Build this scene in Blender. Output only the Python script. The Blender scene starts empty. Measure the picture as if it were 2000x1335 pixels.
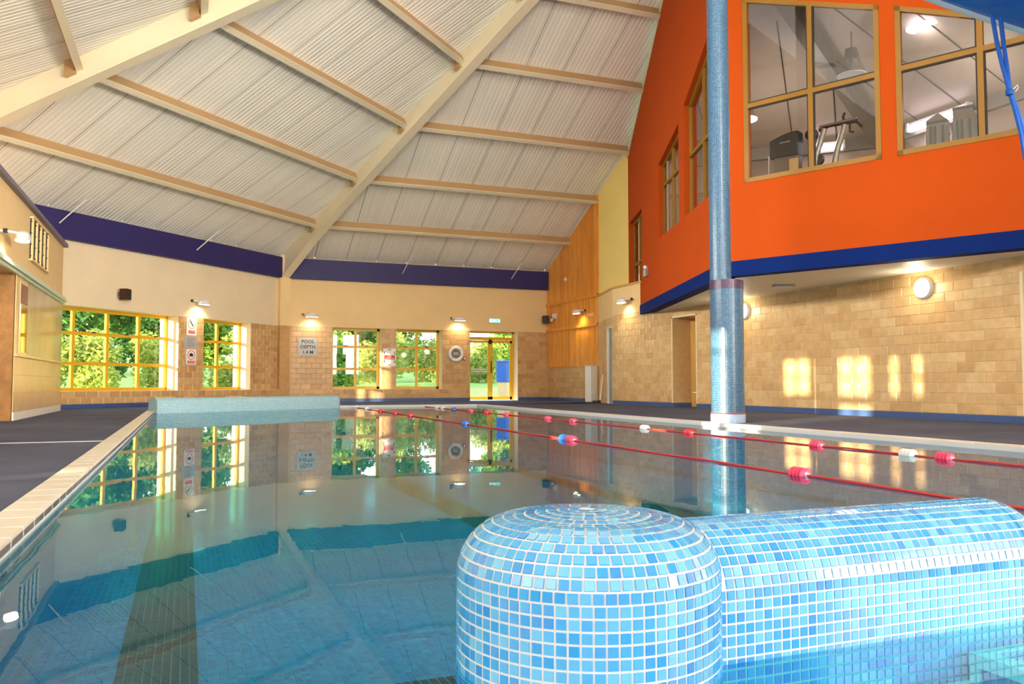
import bpy, bmesh, math, random
from math import sin, cos, tan, pi, radians, atan2, hypot, sqrt
from mathutils import Vector, Matrix

random.seed(7)
SC = bpy.context.scene
COL = SC.collection

# ---------------------------------------------------------------- camera, sky, sun, area lights, exposure
cam_data = bpy.data.cameras.new('camera')
cam_data.sensor_width = 36.0
cam_data.lens = 36.0 * 1615.0 / 2000.0
cam_data.clip_start = 0.05
cam_data.clip_end = 400
cam = bpy.data.objects.new('camera', cam_data)
COL.objects.link(cam)
cam.location = (0, 0, 0.55)
cam.rotation_euler = (radians(90 + 2.883), 0, radians(-21.5))
SC.camera = cam

world = bpy.data.worlds.new('sky')
SC.world = world
world.use_nodes = True
wt = world.node_tree
wt.nodes.clear()
w_out = wt.nodes.new('ShaderNodeOutputWorld')
w_bg = wt.nodes.new('ShaderNodeBackground')
w_tc = wt.nodes.new('ShaderNodeTexCoord')
w_sep = wt.nodes.new('ShaderNodeSeparateXYZ')
w_ramp = wt.nodes.new('ShaderNodeValToRGB')
w_ramp.color_ramp.elements[0].position = 0.0
w_ramp.color_ramp.elements[0].color = (1.0, 0.93, 0.80, 1)
w_ramp.color_ramp.elements[1].position = 0.75
w_ramp.color_ramp.elements[1].color = (0.42, 0.60, 0.92, 1)
e = w_ramp.color_ramp.elements.new(0.22)
e.color = (0.86, 0.92, 1.0, 1)
wt.links.new(w_tc.outputs['Generated'], w_sep.inputs[0])
wt.links.new(w_sep.outputs['Z'], w_ramp.inputs[0])
wt.links.new(w_ramp.outputs[0], w_bg.inputs[0])
wt.links.new(w_bg.outputs[0], w_out.inputs[0])
w_bg.inputs[1].default_value = 3.8

def light(name, kind, loc, energy, color, rot=None, aim=None, **kw):
    d = bpy.data.lights.new(name, kind)
    d.energy = energy
    d.color = color
    for k, v in kw.items():
        setattr(d, k, v)
    o = bpy.data.objects.new(name, d)
    COL.objects.link(o)
    o.location = loc
    if aim is not None:
        o.rotation_euler = Vector(aim).to_track_quat('-Z', 'Y').to_euler()
    elif rot:
        o.rotation_euler = rot
    return o

SUN_DIR = Vector((0.883, 0.469, -0.077))
light('sun', 'SUN', (-20, -10, 8), 26.0, (1.0, 0.80, 0.52), aim=SUN_DIR, angle=radians(0.6))
# added area lamps without fixtures, out of view, that brighten the hall
light('window_daylight_south', 'AREA', (2.6, -5.7, 2.6), 130, (1.0, 0.96, 0.90), aim=(0, 1, 0.12), shape='RECTANGLE', size=14, size_y=4.4)  # unseen fill added behind the camera for general brightness
light('window_daylight_west', 'AREA', (-5.3, 1.6, 2.3), 330, (1.0, 0.94, 0.85), aim=(1, 0.55, -0.06), shape='RECTANGLE', size=8, size_y=2.6)  # fill lamp added inside the west wall to brighten the tiled east wall
light('window_daylight_southeast', 'AREA', (9.8, -4.2, 2.5), 500, (1.0, 0.95, 0.86), aim=(-0.62, 1, 0.03), shape='RECTANGLE', size=5, size_y=2.6, spread=radians(60))  # added fill with no window behind it, lifts the left fascia
light('rooflight_daylight', 'AREA', (2.5, 8.0, 7.6), 300, (1.0, 0.95, 0.87), aim=(0.2, 0.3, -1), shape='RECTANGLE', size=7, size_y=7)  # area lamp added above the view, the roof has no opening there
# high fill lamp added behind the camera, narrow beam onto the far walls
light('gable_daylight', 'AREA', (2.5, -5.6, 7.6), 420, (1.0, 0.93, 0.80), aim=(0.10, 1, -0.13), shape='RECTANGLE', size=9, size_y=2.5, spread=radians(62))
# fill strip added out of sight behind the parapet to light the east side
light('strip_light_west', 'AREA', (-3.7, 12.8, 3.85), 330, (1.0, 0.94, 0.84), aim=(1, 0.05, -0.16), shape='RECTANGLE', size=10.5, size_y=0.6, spread=radians(75))
light('uplighter_south', 'AREA', (1.5, -4.5, 3.0), 800, (1.0, 0.95, 0.86), aim=(-0.15, 0.85, 0.65), shape='RECTANGLE', size=8, size_y=0.8, spread=radians(110))  # lamp added behind the camera to brighten the roof sheets

SC.view_settings.view_transform = 'Standard'
SC.view_settings.look = 'None'
SC.view_settings.gamma = 1.0
SC.view_settings.use_curve_mapping = False
SC.view_settings.exposure = 0.0
SC.cycles.max_bounces = 10
SC.cycles.diffuse_bounces = 5
SC.cycles.glossy_bounces = 5
SC.cycles.transparent_max_bounces = 16
SC.cycles.sample_clamp_indirect = 4.0
SC.cycles.caustics_refractive = False

# ---------------------------------------------------------------- helpers
def lin(c):
    return tuple(((v / 255.0) / 12.92 if v / 255.0 <= 0.04045 else ((v / 255.0 + 0.055) / 1.055) ** 2.4) for v in c) + (1.0,)

class NT:
    def __init__(s, name):
        s.m = bpy.data.materials.new(name)
        s.m.use_nodes = True
        s.t = s.m.node_tree
        s.t.nodes.clear()
        s.out = s.n('ShaderNodeOutputMaterial')
    def n(s, kind, **kw):
        x = s.t.nodes.new(kind)
        for k, v in kw.items():
            setattr(x, k, v)
        return x
    def l(s, a, b):
        s.t.links.new(a, b)
    def set(s, node, key, v):
        if hasattr(v, 'is_output'):
            s.l(v, node.inputs[key])
        else:
            node.inputs[key].default_value = v
    def bsdf(s, color, rough=0.5, metallic=0.0, spec=0.5, bump=None, coat=0.0, emit=None, estr=0.0):
        b = s.n('ShaderNodeBsdfPrincipled')
        s.set(b, 'Base Color', color)
        s.set(b, 'Roughness', rough)
        b.inputs['Metallic'].default_value = metallic
        b.inputs['Specular IOR Level'].default_value = spec
        b.inputs['Coat Weight'].default_value = coat
        if emit:
            b.inputs['Emission Color'].default_value = emit
            b.inputs['Emission Strength'].default_value = estr
        if bump is not None:
            bn = s.n('ShaderNodeBump')
            bn.inputs['Strength'].default_value = bump[1]
            bn.inputs['Distance'].default_value = bump[2] if len(bump) > 2 else 0.01
            s.l(bump[0], bn.inputs['Height'])
            s.l(bn.outputs[0], b.inputs['Normal'])
        s.l(b.outputs[0], s.out.inputs[0])
        return b
    def noise(s, scale, detail=4, vec=None, rough=0.55):
        x = s.n('ShaderNodeTexNoise')
        x.inputs['Scale'].default_value = scale
        x.inputs['Detail'].default_value = detail
        x.inputs['Roughness'].default_value = rough
        if vec is not None:
            s.l(vec, x.inputs['Vector'])
        return x.outputs[0]
    def obj(s):
        return s.n('ShaderNodeTexCoord').outputs['Object']
    def uv(s):
        return s.n('ShaderNodeTexCoord').outputs['UV']
    def mapping(s, vec, scale):
        m = s.n('ShaderNodeMapping')
        m.inputs['Scale'].default_value = scale
        s.l(vec, m.inputs['Vector'])
        return m.outputs[0]
    def ramp(s, fac, stops, interp='LINEAR'):
        r = s.n('ShaderNodeValToRGB')
        r.color_ramp.interpolation = interp
        while len(r.color_ramp.elements) < len(stops):
            r.color_ramp.elements.new(0.5)
        for el, (p, c) in zip(r.color_ramp.elements, stops):
            el.position = p
            el.color = c
        s.l(fac, r.inputs[0])
        return r.outputs[0]
    def mix(s, fac, a, b, mode='MIX'):
        x = s.n('ShaderNodeMix', data_type='RGBA', blend_type=mode)
        s.set(x, 0, fac)
        s.set(x, 6, a)
        s.set(x, 7, b)
        return x.outputs[2]
    def math(s, op, a, b=0.0):
        x = s.n('ShaderNodeMath', operation=op)
        s.set(x, 0, a)
        s.set(x, 1, b)
        return x.outputs[0]
    def rand(s):
        a = s.n('ShaderNodeObjectInfo').outputs['Random']
        b = s.n('ShaderNodeNewGeometry').outputs['Random Per Island']
        return s.math('FRACT', s.math('ADD', a, b))

def plain(name, rgb, rough=0.5, metallic=0.0, spec=0.5, var=0.08, scale=3.0, bump=0.0, bscale=60, coat=0.0):
    n = NT(name)
    c = lin(rgb)
    o = n.obj()
    dark = tuple(v * (1 - var) for v in c[:3]) + (1,)
    lite = tuple(min(1, v * (1 + var)) for v in c[:3]) + (1,)
    col = n.ramp(n.noise(scale, 5, o), [(0.3, dark), (0.7, lite)])
    n.bsdf(col, rough, metallic, spec, (n.noise(bscale, 3, o), bump) if bump else None, coat)
    return n.m

def emis(name, rgb, strength, base=(255, 255, 255)):
    n = NT(name)
    n.bsdf(lin(base), 0.4, emit=lin(rgb), estr=strength)
    return n.m

def tilemat(name, cols, rough=0.35, nscale=9.0, namp=0.25, bump=0.12, bscale=30, coat=0.0):
    n = NT(name)
    r = n.rand()
    k = len(cols)
    base = n.ramp(r, [(i / (k - 1), lin(c)) for i, c in enumerate(cols)])
    o = n.n('ShaderNodeNewGeometry').outputs['Position']
    nz = n.noise(nscale, 5, o)
    col = n.mix(namp, base, n.ramp(nz, [(0.3, (0.45, 0.42, 0.38, 1)), (0.7, (1, 1, 1, 1))]), 'MULTIPLY')
    n.bsdf(col, rough, 0, 0.5, (n.noise(bscale, 3, o), bump) if bump else None, coat)
    return n.m

def gridmat(name, cols, grout, pitch=0.025, gap=0.0028, rough=0.12, coat=0.3):
    n = NT(name)
    b = n.n('ShaderNodeTexBrick')
    b.offset = 0.0
    b.squash = 1.0
    n.l(n.uv(), b.inputs['Vector'])
    b.inputs['Color1'].default_value = (0, 0, 0, 1)
    b.inputs['Color2'].default_value = (1, 1, 1, 1)
    b.inputs['Scale'].default_value = 1.0
    b.inputs['Mortar Size'].default_value = gap
    b.inputs['Mortar Smooth'].default_value = 0.1
    b.inputs['Bias'].default_value = 0.0
    b.inputs['Brick Width'].default_value = pitch
    b.inputs['Row Height'].default_value = pitch
    k = len(cols)
    base = n.ramp(b.outputs['Color'], [(i / (k - 1), lin(c)) for i, c in enumerate(cols)])
    col = n.mix(b.outputs['Fac'], base, lin(grout))
    inv = n.math('SUBTRACT', 1.0, b.outputs['Fac'])
    n.bsdf(col, rough, 0, 0.5, (inv, 0.3, 0.002), coat)
    return n.m

M = {}
M['cream'] = plain('cream_plaster', (238, 205, 148), 0.75, var=0.04, scale=1.2, bump=0.03, bscale=180)
M['cream_pale'] = plain('pale_cream_plaster', (232, 212, 176), 0.75, var=0.04, scale=1.2, bump=0.03, bscale=180)
M['yellow_cream'] = plain('yellow_cream_plaster', (240, 214, 130), 0.75, var=0.04, scale=1.2)
M['orange'] = plain('orange_plaster', (176, 68, 4), 0.85, spec=0.2, var=0.05, scale=0.8, bump=0.02, bscale=200)
M['navy'] = plain('navy_paint', (38, 32, 94), 0.6, var=0.08)
M['blue_band'] = plain('blue_paint', (6, 34, 100), 0.8, spec=0.1, var=0.08)
M['skirting'] = plain('blue_skirting', (62, 88, 142), 0.4, var=0.08)
M['white'] = plain('white_paint', (236, 232, 222), 0.45, var=0.03)
M['white_plastic'] = plain('white_plastic', (232, 232, 230), 0.35, var=0.03)
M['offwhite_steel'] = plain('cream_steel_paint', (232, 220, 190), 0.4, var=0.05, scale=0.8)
M['purlin_side'] = plain('ochre_steel_paint', (178, 144, 100), 0.45, var=0.06, scale=0.8)  # purlin sides and cleats, browner and darker than the cream flanges
M['soffit'] = plain('white_ceiling_paint', (236, 228, 208), 0.5, var=0.03)
M['yellow_frame'] = plain('yellow_window_paint', (222, 172, 36), 0.35, var=0.05)
M['ochre_frame'] = plain('ochre_window_paint', (136, 94, 3), 0.45, var=0.05)
M['gasket'] = plain('dark_gasket', (28, 22, 18), 0.6)
M['black'] = plain('black_plastic', (22, 18, 17), 0.45)
M['brown'] = plain('brown_plastic', (60, 30, 18), 0.4)
M['grey'] = plain('grey_plastic', (150, 150, 148), 0.4)
M['steel'] = plain('brushed_steel', (190, 188, 184), 0.3, metallic=0.8)
M['dark_grey'] = plain('charcoal_plastic', (56, 56, 54), 0.45)
M['mid_grey'] = plain('warm_grey_panel', (128, 120, 106), 0.4)
M['red'] = plain('red_plastic', (205, 32, 38), 0.4)
M['sign_red'] = plain('sign_red', (222, 40, 40), 0.4, var=0.02)
M['sign_pale_red'] = plain('sign_faded_red', (230, 96, 96), 0.4, var=0.02)
M['sign_black'] = plain('sign_black', (40, 36, 36), 0.5, var=0.02)
M['sign_grey'] = plain('sign_grey', (176, 176, 176), 0.4, var=0.02)
M['sign_white'] = plain('sign_white', (240, 238, 234), 0.4, var=0.02)
M['pink'] = plain('pink_float_plastic', (238, 70, 110), 0.3)
M['float_red'] = plain('red_float_plastic', (222, 40, 60), 0.3)
M['float_white'] = plain('white_float_plastic', (235, 238, 240), 0.3)
M['float_blue'] = plain('blue_float_plastic', (36, 96, 190), 0.3)
M['rope_red'] = plain('red_rope', (196, 60, 54), 0.7, bump=0.3, bscale=300)
M['rope_blue'] = plain('blue_rope', (18, 96, 200), 0.6, bump=0.3, bscale=300)
M['grout_tan'] = plain('tan_grout', (226, 200, 150), 0.8, var=0.05)
M['grout_white'] = plain('white_grout', (216, 219, 222), 0.7, var=0.03)
M['tan_board'] = plain('tan_laminate', (205, 160, 84), 0.35, var=0.08, scale=2)
M['panel_cream'] = plain('cream_laminate', (226, 196, 140), 0.25, var=0.06, scale=2)
M['panel_sheen'] = plain('glossy_cream_board', (206, 184, 142), 0.16, var=0.08, scale=2)
M['stone_brown'] = plain('brown_stone', (164, 118, 66), 0.7, var=0.2, scale=9, bump=0.5, bscale=26)
M['pale_green'] = plain('pale_green_paint', (214, 226, 196), 0.4)
M['coping'] = tilemat('coping_tile', [(226, 218, 206), (236, 230, 220)], 0.35, 12, 0.12, 0.05)
M['wall_tile'] = tilemat('sandstone_tile', [(218, 180, 128), (230, 198, 148), (208, 168, 116), (224, 186, 134), (212, 174, 122)], 0.33, 8, 0.35, 0.12, 26)
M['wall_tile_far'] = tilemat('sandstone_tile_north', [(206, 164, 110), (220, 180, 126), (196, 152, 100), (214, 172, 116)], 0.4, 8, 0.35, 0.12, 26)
M['mosaic_tile'] = tilemat('blue_glass_tile', [(54, 142, 220), (88, 176, 232), (50, 156, 226), (120, 198, 236), (72, 166, 232)], 0.1, 14, 0.12, 0.0, coat=0.5)
M['floor_tile'] = tilemat('turquoise_tile', [(0, 128, 176), (14, 146, 194), (0, 120, 170), (30, 156, 200)], 0.2, 20, 0.15, 0.0)
M['lane_tile'] = tilemat('black_lane_tile', [(34, 32, 44), (58, 50, 56), (40, 34, 60), (66, 58, 60)], 0.2, 20, 0.15, 0.0)
M['mosaic_column'] = gridmat('column_mosaic', [(8, 54, 98), (26, 86, 126), (14, 66, 112), (46, 104, 138)], (126, 152, 166), 0.025, 0.0015, rough=0.32, coat=0.0)
M['mosaic_collar'] = gridmat('collar_mosaic', [(40, 18, 56), (66, 30, 72), (34, 20, 66), (80, 44, 76)], (110, 98, 122), 0.025, 0.0015, rough=0.32, coat=0.0)
M['mosaic_far'] = gridmat('far_mosaic', [(96, 172, 200), (130, 196, 214), (108, 184, 210), (150, 206, 220)], (214, 228, 232))
M['mosaic_pool'] = gridmat('pool_mosaic', [(0, 128, 176), (10, 146, 194), (0, 120, 170), (20, 156, 200)], (78, 160, 186), 0.033, 0.0030)
M['mosaic_lane'] = gridmat('lane_mosaic', [(34, 32, 44), (58, 50, 56), (40, 34, 60), (66, 58, 60)], (120, 128, 120), 0.033, 0.0030)
M['lawn'] = plain('lawn_green', (150, 186, 84), 0.9, var=0.25, scale=1.5, bump=0.5, bscale=40)
M['paving'] = plain('pale_paving', (214, 208, 196), 0.8, var=0.08)
M['bark'] = plain('bark', (92, 70, 50), 0.9, var=0.3, scale=8, bump=0.6, bscale=30)

def leafmat(name, cols):
    n = NT(name)
    r = n.n('ShaderNodeNewGeometry').outputs['Random Per Island']
    k = len(cols)
    base = n.ramp(r, [(i / (k - 1), lin(c)) for i, c in enumerate(cols)])
    b = n.n('ShaderNodeBsdfDiffuse')
    t = n.n('ShaderNodeBsdfTranslucent')
    n.l(base, b.inputs[0]); n.l(base, t.inputs[0])
    mx = n.n('ShaderNodeMixShader')
    mx.inputs[0].default_value = 0.45
    n.l(b.outputs[0], mx.inputs[1]); n.l(t.outputs[0], mx.inputs[2])
    n.l(mx.outputs[0], n.out.inputs[0])
    return n.m
M['leaf_dark'] = leafmat('dark_green_leaf', [(60, 104, 52), (88, 136, 66), (72, 120, 72), (112, 156, 78)])
M['leaf_mid'] = leafmat('mid_green_leaf', [(120, 160, 70), (150, 182, 78), (104, 146, 70), (176, 198, 96)])
M['leaf_yellow'] = leafmat('yellow_green_leaf', [(186, 194, 98), (158, 182, 88), (200, 194, 112), (146, 174, 84)])

def deckmat():
    n = NT('blue_grey_deck')
    o = n.obj()
    big = n.noise(0.8, 4, o)
    col = n.ramp(big, [(0.3, lin((74, 80, 104))), (0.7, lin((94, 100, 122)))])
    fine = n.noise(160, 2, o)
    col = n.mix(0.35, col, n.ramp(fine, [(0.3, (0.5, 0.5, 0.5, 1)), (0.7, (1, 1, 1, 1))]), 'MULTIPLY')
    n.bsdf(col, 0.8, 0, 0.15, (fine, 0.3, 0.003))
    return n.m
M['deck'] = deckmat()

def timbermat():
    n = NT('orange_pine')
    o = n.obj()
    v = n.mapping(o, (14, 14, 0.9))
    ri = n.n('ShaderNodeObjectInfo').outputs['Random']
    off = n.n('ShaderNodeVectorMath', operation='ADD')
    n.l(v, off.inputs[0])
    cb = n.n('ShaderNodeCombineXYZ')
    n.l(n.math('MULTIPLY', ri, 40.0), cb.inputs[0])
    n.l(cb.outputs[0], off.inputs[1])
    g = n.noise(1.6, 6, off.outputs[0])
    base = n.ramp(ri, [(0.0, lin((234, 144, 38))), (0.5, lin((250, 176, 62))), (1.0, lin((240, 156, 46)))])
    col = n.mix(0.55, base, n.ramp(g, [(0.32, (0.5, 0.36, 0.26, 1)), (0.62, (1, 1, 1, 1))]), 'MULTIPLY')
    n.bsdf(col, 0.35, 0, 0.5, (g, 0.08), 0.2)
    return n.m
M['timber'] = timbermat()

def sheetmat():
    n = NT('ivory_steel_sheet')
    r = n.rand()
    base = n.ramp(r, [(0.0, lin((236, 230, 216))), (0.5, lin((242, 237, 224))), (1.0, lin((228, 223, 210)))])
    n.bsdf(base, 0.38, 0.0, 0.5)
    return n.m
M['sheet'] = sheetmat()

def glassmat(name, tint=(0.96, 0.98, 0.97), ior=1.45, amount=1.0):
    n = NT(name)
    t = n.n('ShaderNodeBsdfTransparent')
    t.inputs[0].default_value = tint + (1,)
    g = n.n('ShaderNodeBsdfGlossy')
    g.inputs['Roughness'].default_value = 0.02
    f = n.n('ShaderNodeFresnel')
    bf = n.n('ShaderNodeNewGeometry').outputs['Backfacing']
    n.l(n.math('ADD', ior, n.math('MULTIPLY', bf, 1.0 / ior - ior)), f.inputs[0])
    mx = n.n('ShaderNodeMixShader')
    n.l(n.math('MULTIPLY', f.outputs[0], amount), mx.inputs[0])
    n.l(t.outputs[0], mx.inputs[1]); n.l(g.outputs[0], mx.inputs[2])
    n.l(mx.outputs[0], n.out.inputs[0])
    return n.m
M['glass'] = glassmat('window_glass')
M['glass_gym'] = glassmat('gym_glass', (0.90, 0.88, 0.86))
M['clear_lens'] = glassmat('clear_lens', (0.85, 0.86, 0.86))

def watermat():
    n = NT('pool_water')
    o = n.n('ShaderNodeNewGeometry').outputs['Position']
    m = n.mapping(o, (1.0, 0.55, 1.0))
    h = n.math('ADD', n.noise(2.2, 2, m), n.math('MULTIPLY', n.noise(9.0, 2, m), 0.25))
    bp = n.n('ShaderNodeBump')
    bp.inputs['Strength'].default_value = 0.04
    bp.inputs['Distance'].default_value = 0.02
    n.l(h, bp.inputs['Height'])
    t = n.n('ShaderNodeBsdfTransparent')
    t.inputs[0].default_value = (0.20, 0.84, 0.97, 1)
    g = n.n('ShaderNodeBsdfGlossy')
    g.inputs['Roughness'].default_value = 0.0
    n.l(bp.outputs[0], g.inputs['Normal'])
    f = n.n('ShaderNodeFresnel')
    bf = n.n('ShaderNodeNewGeometry').outputs['Backfacing']
    n.l(n.math('ADD', 1.38, n.math('MULTIPLY', bf, 1.0 / 1.38 - 1.38)), f.inputs[0])
    n.l(bp.outputs[0], f.inputs['Normal'])
    mx = n.n('ShaderNodeMixShader')
    n.l(f.outputs[0], mx.inputs[0])
    n.l(t.outputs[0], mx.inputs[1]); n.l(g.outputs[0], mx.inputs[2])
    n.l(mx.outputs[0], n.out.inputs[0])
    return n.m
M['water'] = watermat()
M['lamp_warm'] = emis('warm_lamp_glow', (255, 226, 180), 9)
M['lamp_round'] = emis('round_lamp_glow', (255, 240, 205), 2.2)
M['tube'] = emis('fluorescent_tube', (238, 226, 255), 9)
M['bulb'] = emis('gym_bulb', (246, 226, 255), 6)
M['exit_green'] = emis('exit_sign_glow', (120, 236, 220), 1.0, (160, 230, 220))
M['exit_white'] = emis('exit_pictogram_glow', (240, 255, 250), 1.0)

class MB:
    def __init__(s):
        s.v = []; s.f = []; s.mi = []; s.uv = None
    def add(s, vs, fs, mi=0):
        b = len(s.v)
        s.v += [tuple(p) for p in vs]
        s.f += [tuple(b + i for i in f) for f in fs]
        s.mi += [mi] * len(fs)
        return s
    def poly(s, pts, mi=0):
        return s.add(pts, [tuple(range(len(pts)))], mi)
    def box(s, x0, x1, y0, y1, z0, z1, mi=0):
        vs = [(x, y, z) for z in (z0, z1) for y in (y0, y1) for x in (x0, x1)]
        return s.add(vs, [(0, 2, 3, 1), (4, 5, 7, 6), (0, 1, 5, 4), (2, 6, 7, 3), (0, 4, 6, 2), (1, 3, 7, 5)], mi)
    def prism(s, xz, y0, y1, mi=0):
        n = len(xz)
        vs = [(x, y0, z) for x, z in xz] + [(x, y1, z) for x, z in xz]
        fs = [tuple(range(n)), tuple(range(2 * n - 1, n - 1, -1))]
        fs += [(i, i + n, (i + 1) % n + n, (i + 1) % n) for i in range(n)]
        return s.add(vs, fs, mi)
    def prism_z(s, xy, z0, z1, mi=0):
        n = len(xy)
        vs = [(x, y, z0) for x, y in xy] + [(x, y, z1) for x, y in xy]
        fs = [tuple(range(n - 1, -1, -1)), tuple(range(n, 2 * n))]
        fs += [(i, (i + 1) % n, (i + 1) % n + n, i + n) for i in range(n)]
        return s.add(vs, fs, mi)
    def tube(s, pts, r, seg=8, mi=0, caps=True):
        pts = [Vector(p) for p in pts]
        rs = r if isinstance(r, (list, tuple)) else [r] * len(pts)
        b = len(s.v)
        prev = None
        for i, p in enumerate(pts):
            d = (pts[min(i + 1, len(pts) - 1)] - pts[max(i - 1, 0)]).normalized()
            if prev is None:
                a = Vector((0, 0, 1)) if abs(d.z) < 0.9 else Vector((1, 0, 0))
                x = d.cross(a).normalized()
            else:
                x = (prev - d * prev.dot(d)).normalized()
            prev = x
            y = d.cross(x)
            for k in range(seg):
                t = 2 * pi * k / seg
                s.v.append(tuple(p + (x * cos(t) + y * sin(t)) * rs[i]))
        for i in range(len(pts) - 1):
            for k in range(seg):
                k2 = (k + 1) % seg
                s.f.append((b + i * seg + k, b + i * seg + k2, b + (i + 1) * seg + k2, b + (i + 1) * seg + k)); s.mi.append(mi)
        if caps:
            s.f.append(tuple(b + k for k in range(seg - 1, -1, -1))); s.mi.append(mi)
            e = b + (len(pts) - 1) * seg
            s.f.append(tuple(e + k for k in range(seg))); s.mi.append(mi)
        return s
    def lathe(s, prof, seg=24, mi=0, c=(0, 0, 0), axis='z'):
        b = len(s.v)
        for r, h in prof:
            for k in range(seg):
                t = 2 * pi * k / seg
                a, d = r * cos(t), r * sin(t)
                p = (a, d, h) if axis == 'z' else ((a, h, d) if axis == 'y' else (h, a, d))
                s.v.append((c[0] + p[0], c[1] + p[1], c[2] + p[2]))
        for i in range(len(prof) - 1):
            for k in range(seg):
                k2 = (k + 1) % seg
                s.f.append((b + i * seg + k, b + i * seg + k2, b + (i + 1) * seg + k2, b + (i + 1) * seg + k)); s.mi.append(mi)
        if prof[0][0] > 1e-6:
            s.f.append(tuple(b + k for k in range(seg))); s.mi.append(mi)
        if prof[-1][0] > 1e-6:
            s.f.append(tuple(b + (len(prof) - 1) * seg + k for k in range(seg))); s.mi.append(mi)
        return s
    def mesh(s, name, mats, smooth=False):
        me = bpy.data.meshes.new(name)
        me.from_pydata(s.v, [], s.f)
        for m in (mats if isinstance(mats, (list, tuple)) else [mats]):
            me.materials.append(m)
        me.polygons.foreach_set('material_index', s.mi)
        if smooth:
            me.polygons.foreach_set('use_smooth', [True] * len(s.f))
        me.update()
        return me
    def build(s, name, mats, parent=None, smooth=False, fix=True, bevel=0.0, loc=None, rot=None):
        me = s.mesh(name, mats, smooth)
        if fix or bevel:
            bm = bmesh.new(); bm.from_mesh(me)
            bmesh.ops.remove_doubles(bm, verts=bm.verts, dist=1e-5)
            bmesh.ops.recalc_face_normals(bm, faces=bm.faces)
            if bevel:
                bmesh.ops.bevel(bm, geom=bm.edges[:], offset=bevel, segments=2, affect='EDGES', profile=0.6)
            bm.to_mesh(me); bm.free()
        if smooth:
            me.set_sharp_from_angle(angle=radians(40))
        return link(name, me, parent, loc, rot)

def link(name, me, parent=None, loc=None, rot=None):
    o = bpy.data.objects.new(name, me)
    COL.objects.link(o)
    if parent is not None:
        o.parent = parent
    if loc is not None:
        o.location = loc
    if rot is not None:
        o.rotation_euler = rot
    return o

def tag(o, label=None, cat=None, group=None, kind=None):
    if label: o['label'] = label
    if cat: o['category'] = cat
    if group: o['group'] = group
    if kind: o['kind'] = kind
    return o

def thing(name, label, cat, loc=(0, 0, 0), rz=0.0, group=None, kind=None):
    o = bpy.data.objects.new(name, None)
    o.empty_display_size = 0.1
    COL.objects.link(o)
    o.location = loc
    o.rotation_euler = (0, 0, rz)
    return tag(o, label, cat, group, kind)

def copy_tree(o, parent=None):
    c = o.copy()
    COL.objects.link(c)
    if parent is not None:
        c.parent = parent
    for ch in list(o.children):
        copy_tree(ch, c)
    return c

def rotz(right):
    return atan2(right[1], right[0])

UNIT = {}
def unit_tile(mat):
    """unit slab: x,z in -.5...5, y 0 (back) to -1 (front), slightly chamfered face"""
    if mat.name not in UNIT:
        b = MB()
        c = 0.46
        vs = [(-.5, 0, -.5), (.5, 0, -.5), (.5, 0, .5), (-.5, 0, .5), (-c, -1, -c), (c, -1, -c), (c, -1, c), (-c, -1, c)]
        b.add(vs, [(4, 5, 6, 7), (0, 1, 5, 4), (1, 2, 6, 5), (2, 3, 7, 6), (3, 0, 4, 7)])
        UNIT[mat.name] = b.mesh('tile', mat)
    return UNIT[mat.name]

def tile_rects(ua, ub, za, zb, holes, tw=0.30, th=0.16, gap=0.006):
    out = []
    rows = int(round((zb - za) / th))
    th = (zb - za) / rows
    for r in range(rows):
        z0, z1 = za + r * th, za + (r + 1) * th
        u = ua - (tw / 2 if r % 2 else 0)
        while u < ub:
            todo = [(max(u, ua), min(u + tw, ub), z0, z1)]
            for (h0, h1, hz0, hz1) in holes:
                nxt = []
                for (a, b, c, d) in todo:
                    if b <= h0 or a >= h1 or d <= hz0 or c >= hz1:
                        nxt.append((a, b, c, d)); continue
                    if a < h0: nxt.append((a, h0, c, d))
                    if b > h1: nxt.append((h1, b, c, d))
                    m0, m1 = max(a, h0), min(b, h1)
                    if c < hz0: nxt.append((m0, m1, c, hz0))
                    if d > hz1: nxt.append((m0, m1, hz1, d))
                todo = nxt
            for (a, b, c, d) in todo:
                if b - a > 0.03 and d - c > 0.03:
                    out.append((a + gap / 2, b - gap / 2, c + gap / 2, d - gap / 2))
            u += tw
    return out

def lay_tiles(rects, wall, mat, nearkey, y=0.0, thick=0.009, limit=300, name='tile'):
    rects = sorted(rects, key=nearkey)
    me = unit_tile(mat)
    for (a, b, c, d) in rects[:limit]:
        o = bpy.data.objects.new(name, me)
        COL.objects.link(o)
        o.parent = wall
        o.location = ((a + b) / 2, y, (c + d) / 2)
        o.scale = (b - a, thick, d - c)
    if len(rects) > limit:
        m = MB()
        for (a, b, c, d) in rects[limit:]:
            i = 0.006
            m.add([(a, y, c), (b, y, c), (b, y, d), (a, y, d), (a + i, y - thick, c + i), (b - i, y - thick, c + i), (b - i, y - thick, d - i), (a + i, y - thick, d - i)],
                  [(4, 5, 6, 7), (0, 1, 5, 4), (1, 2, 6, 5), (2, 3, 7, 6), (3, 0, 4, 7)])
        tag(m.build(name + '_field', mat, wall, fix=False), kind='stuff')

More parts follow.
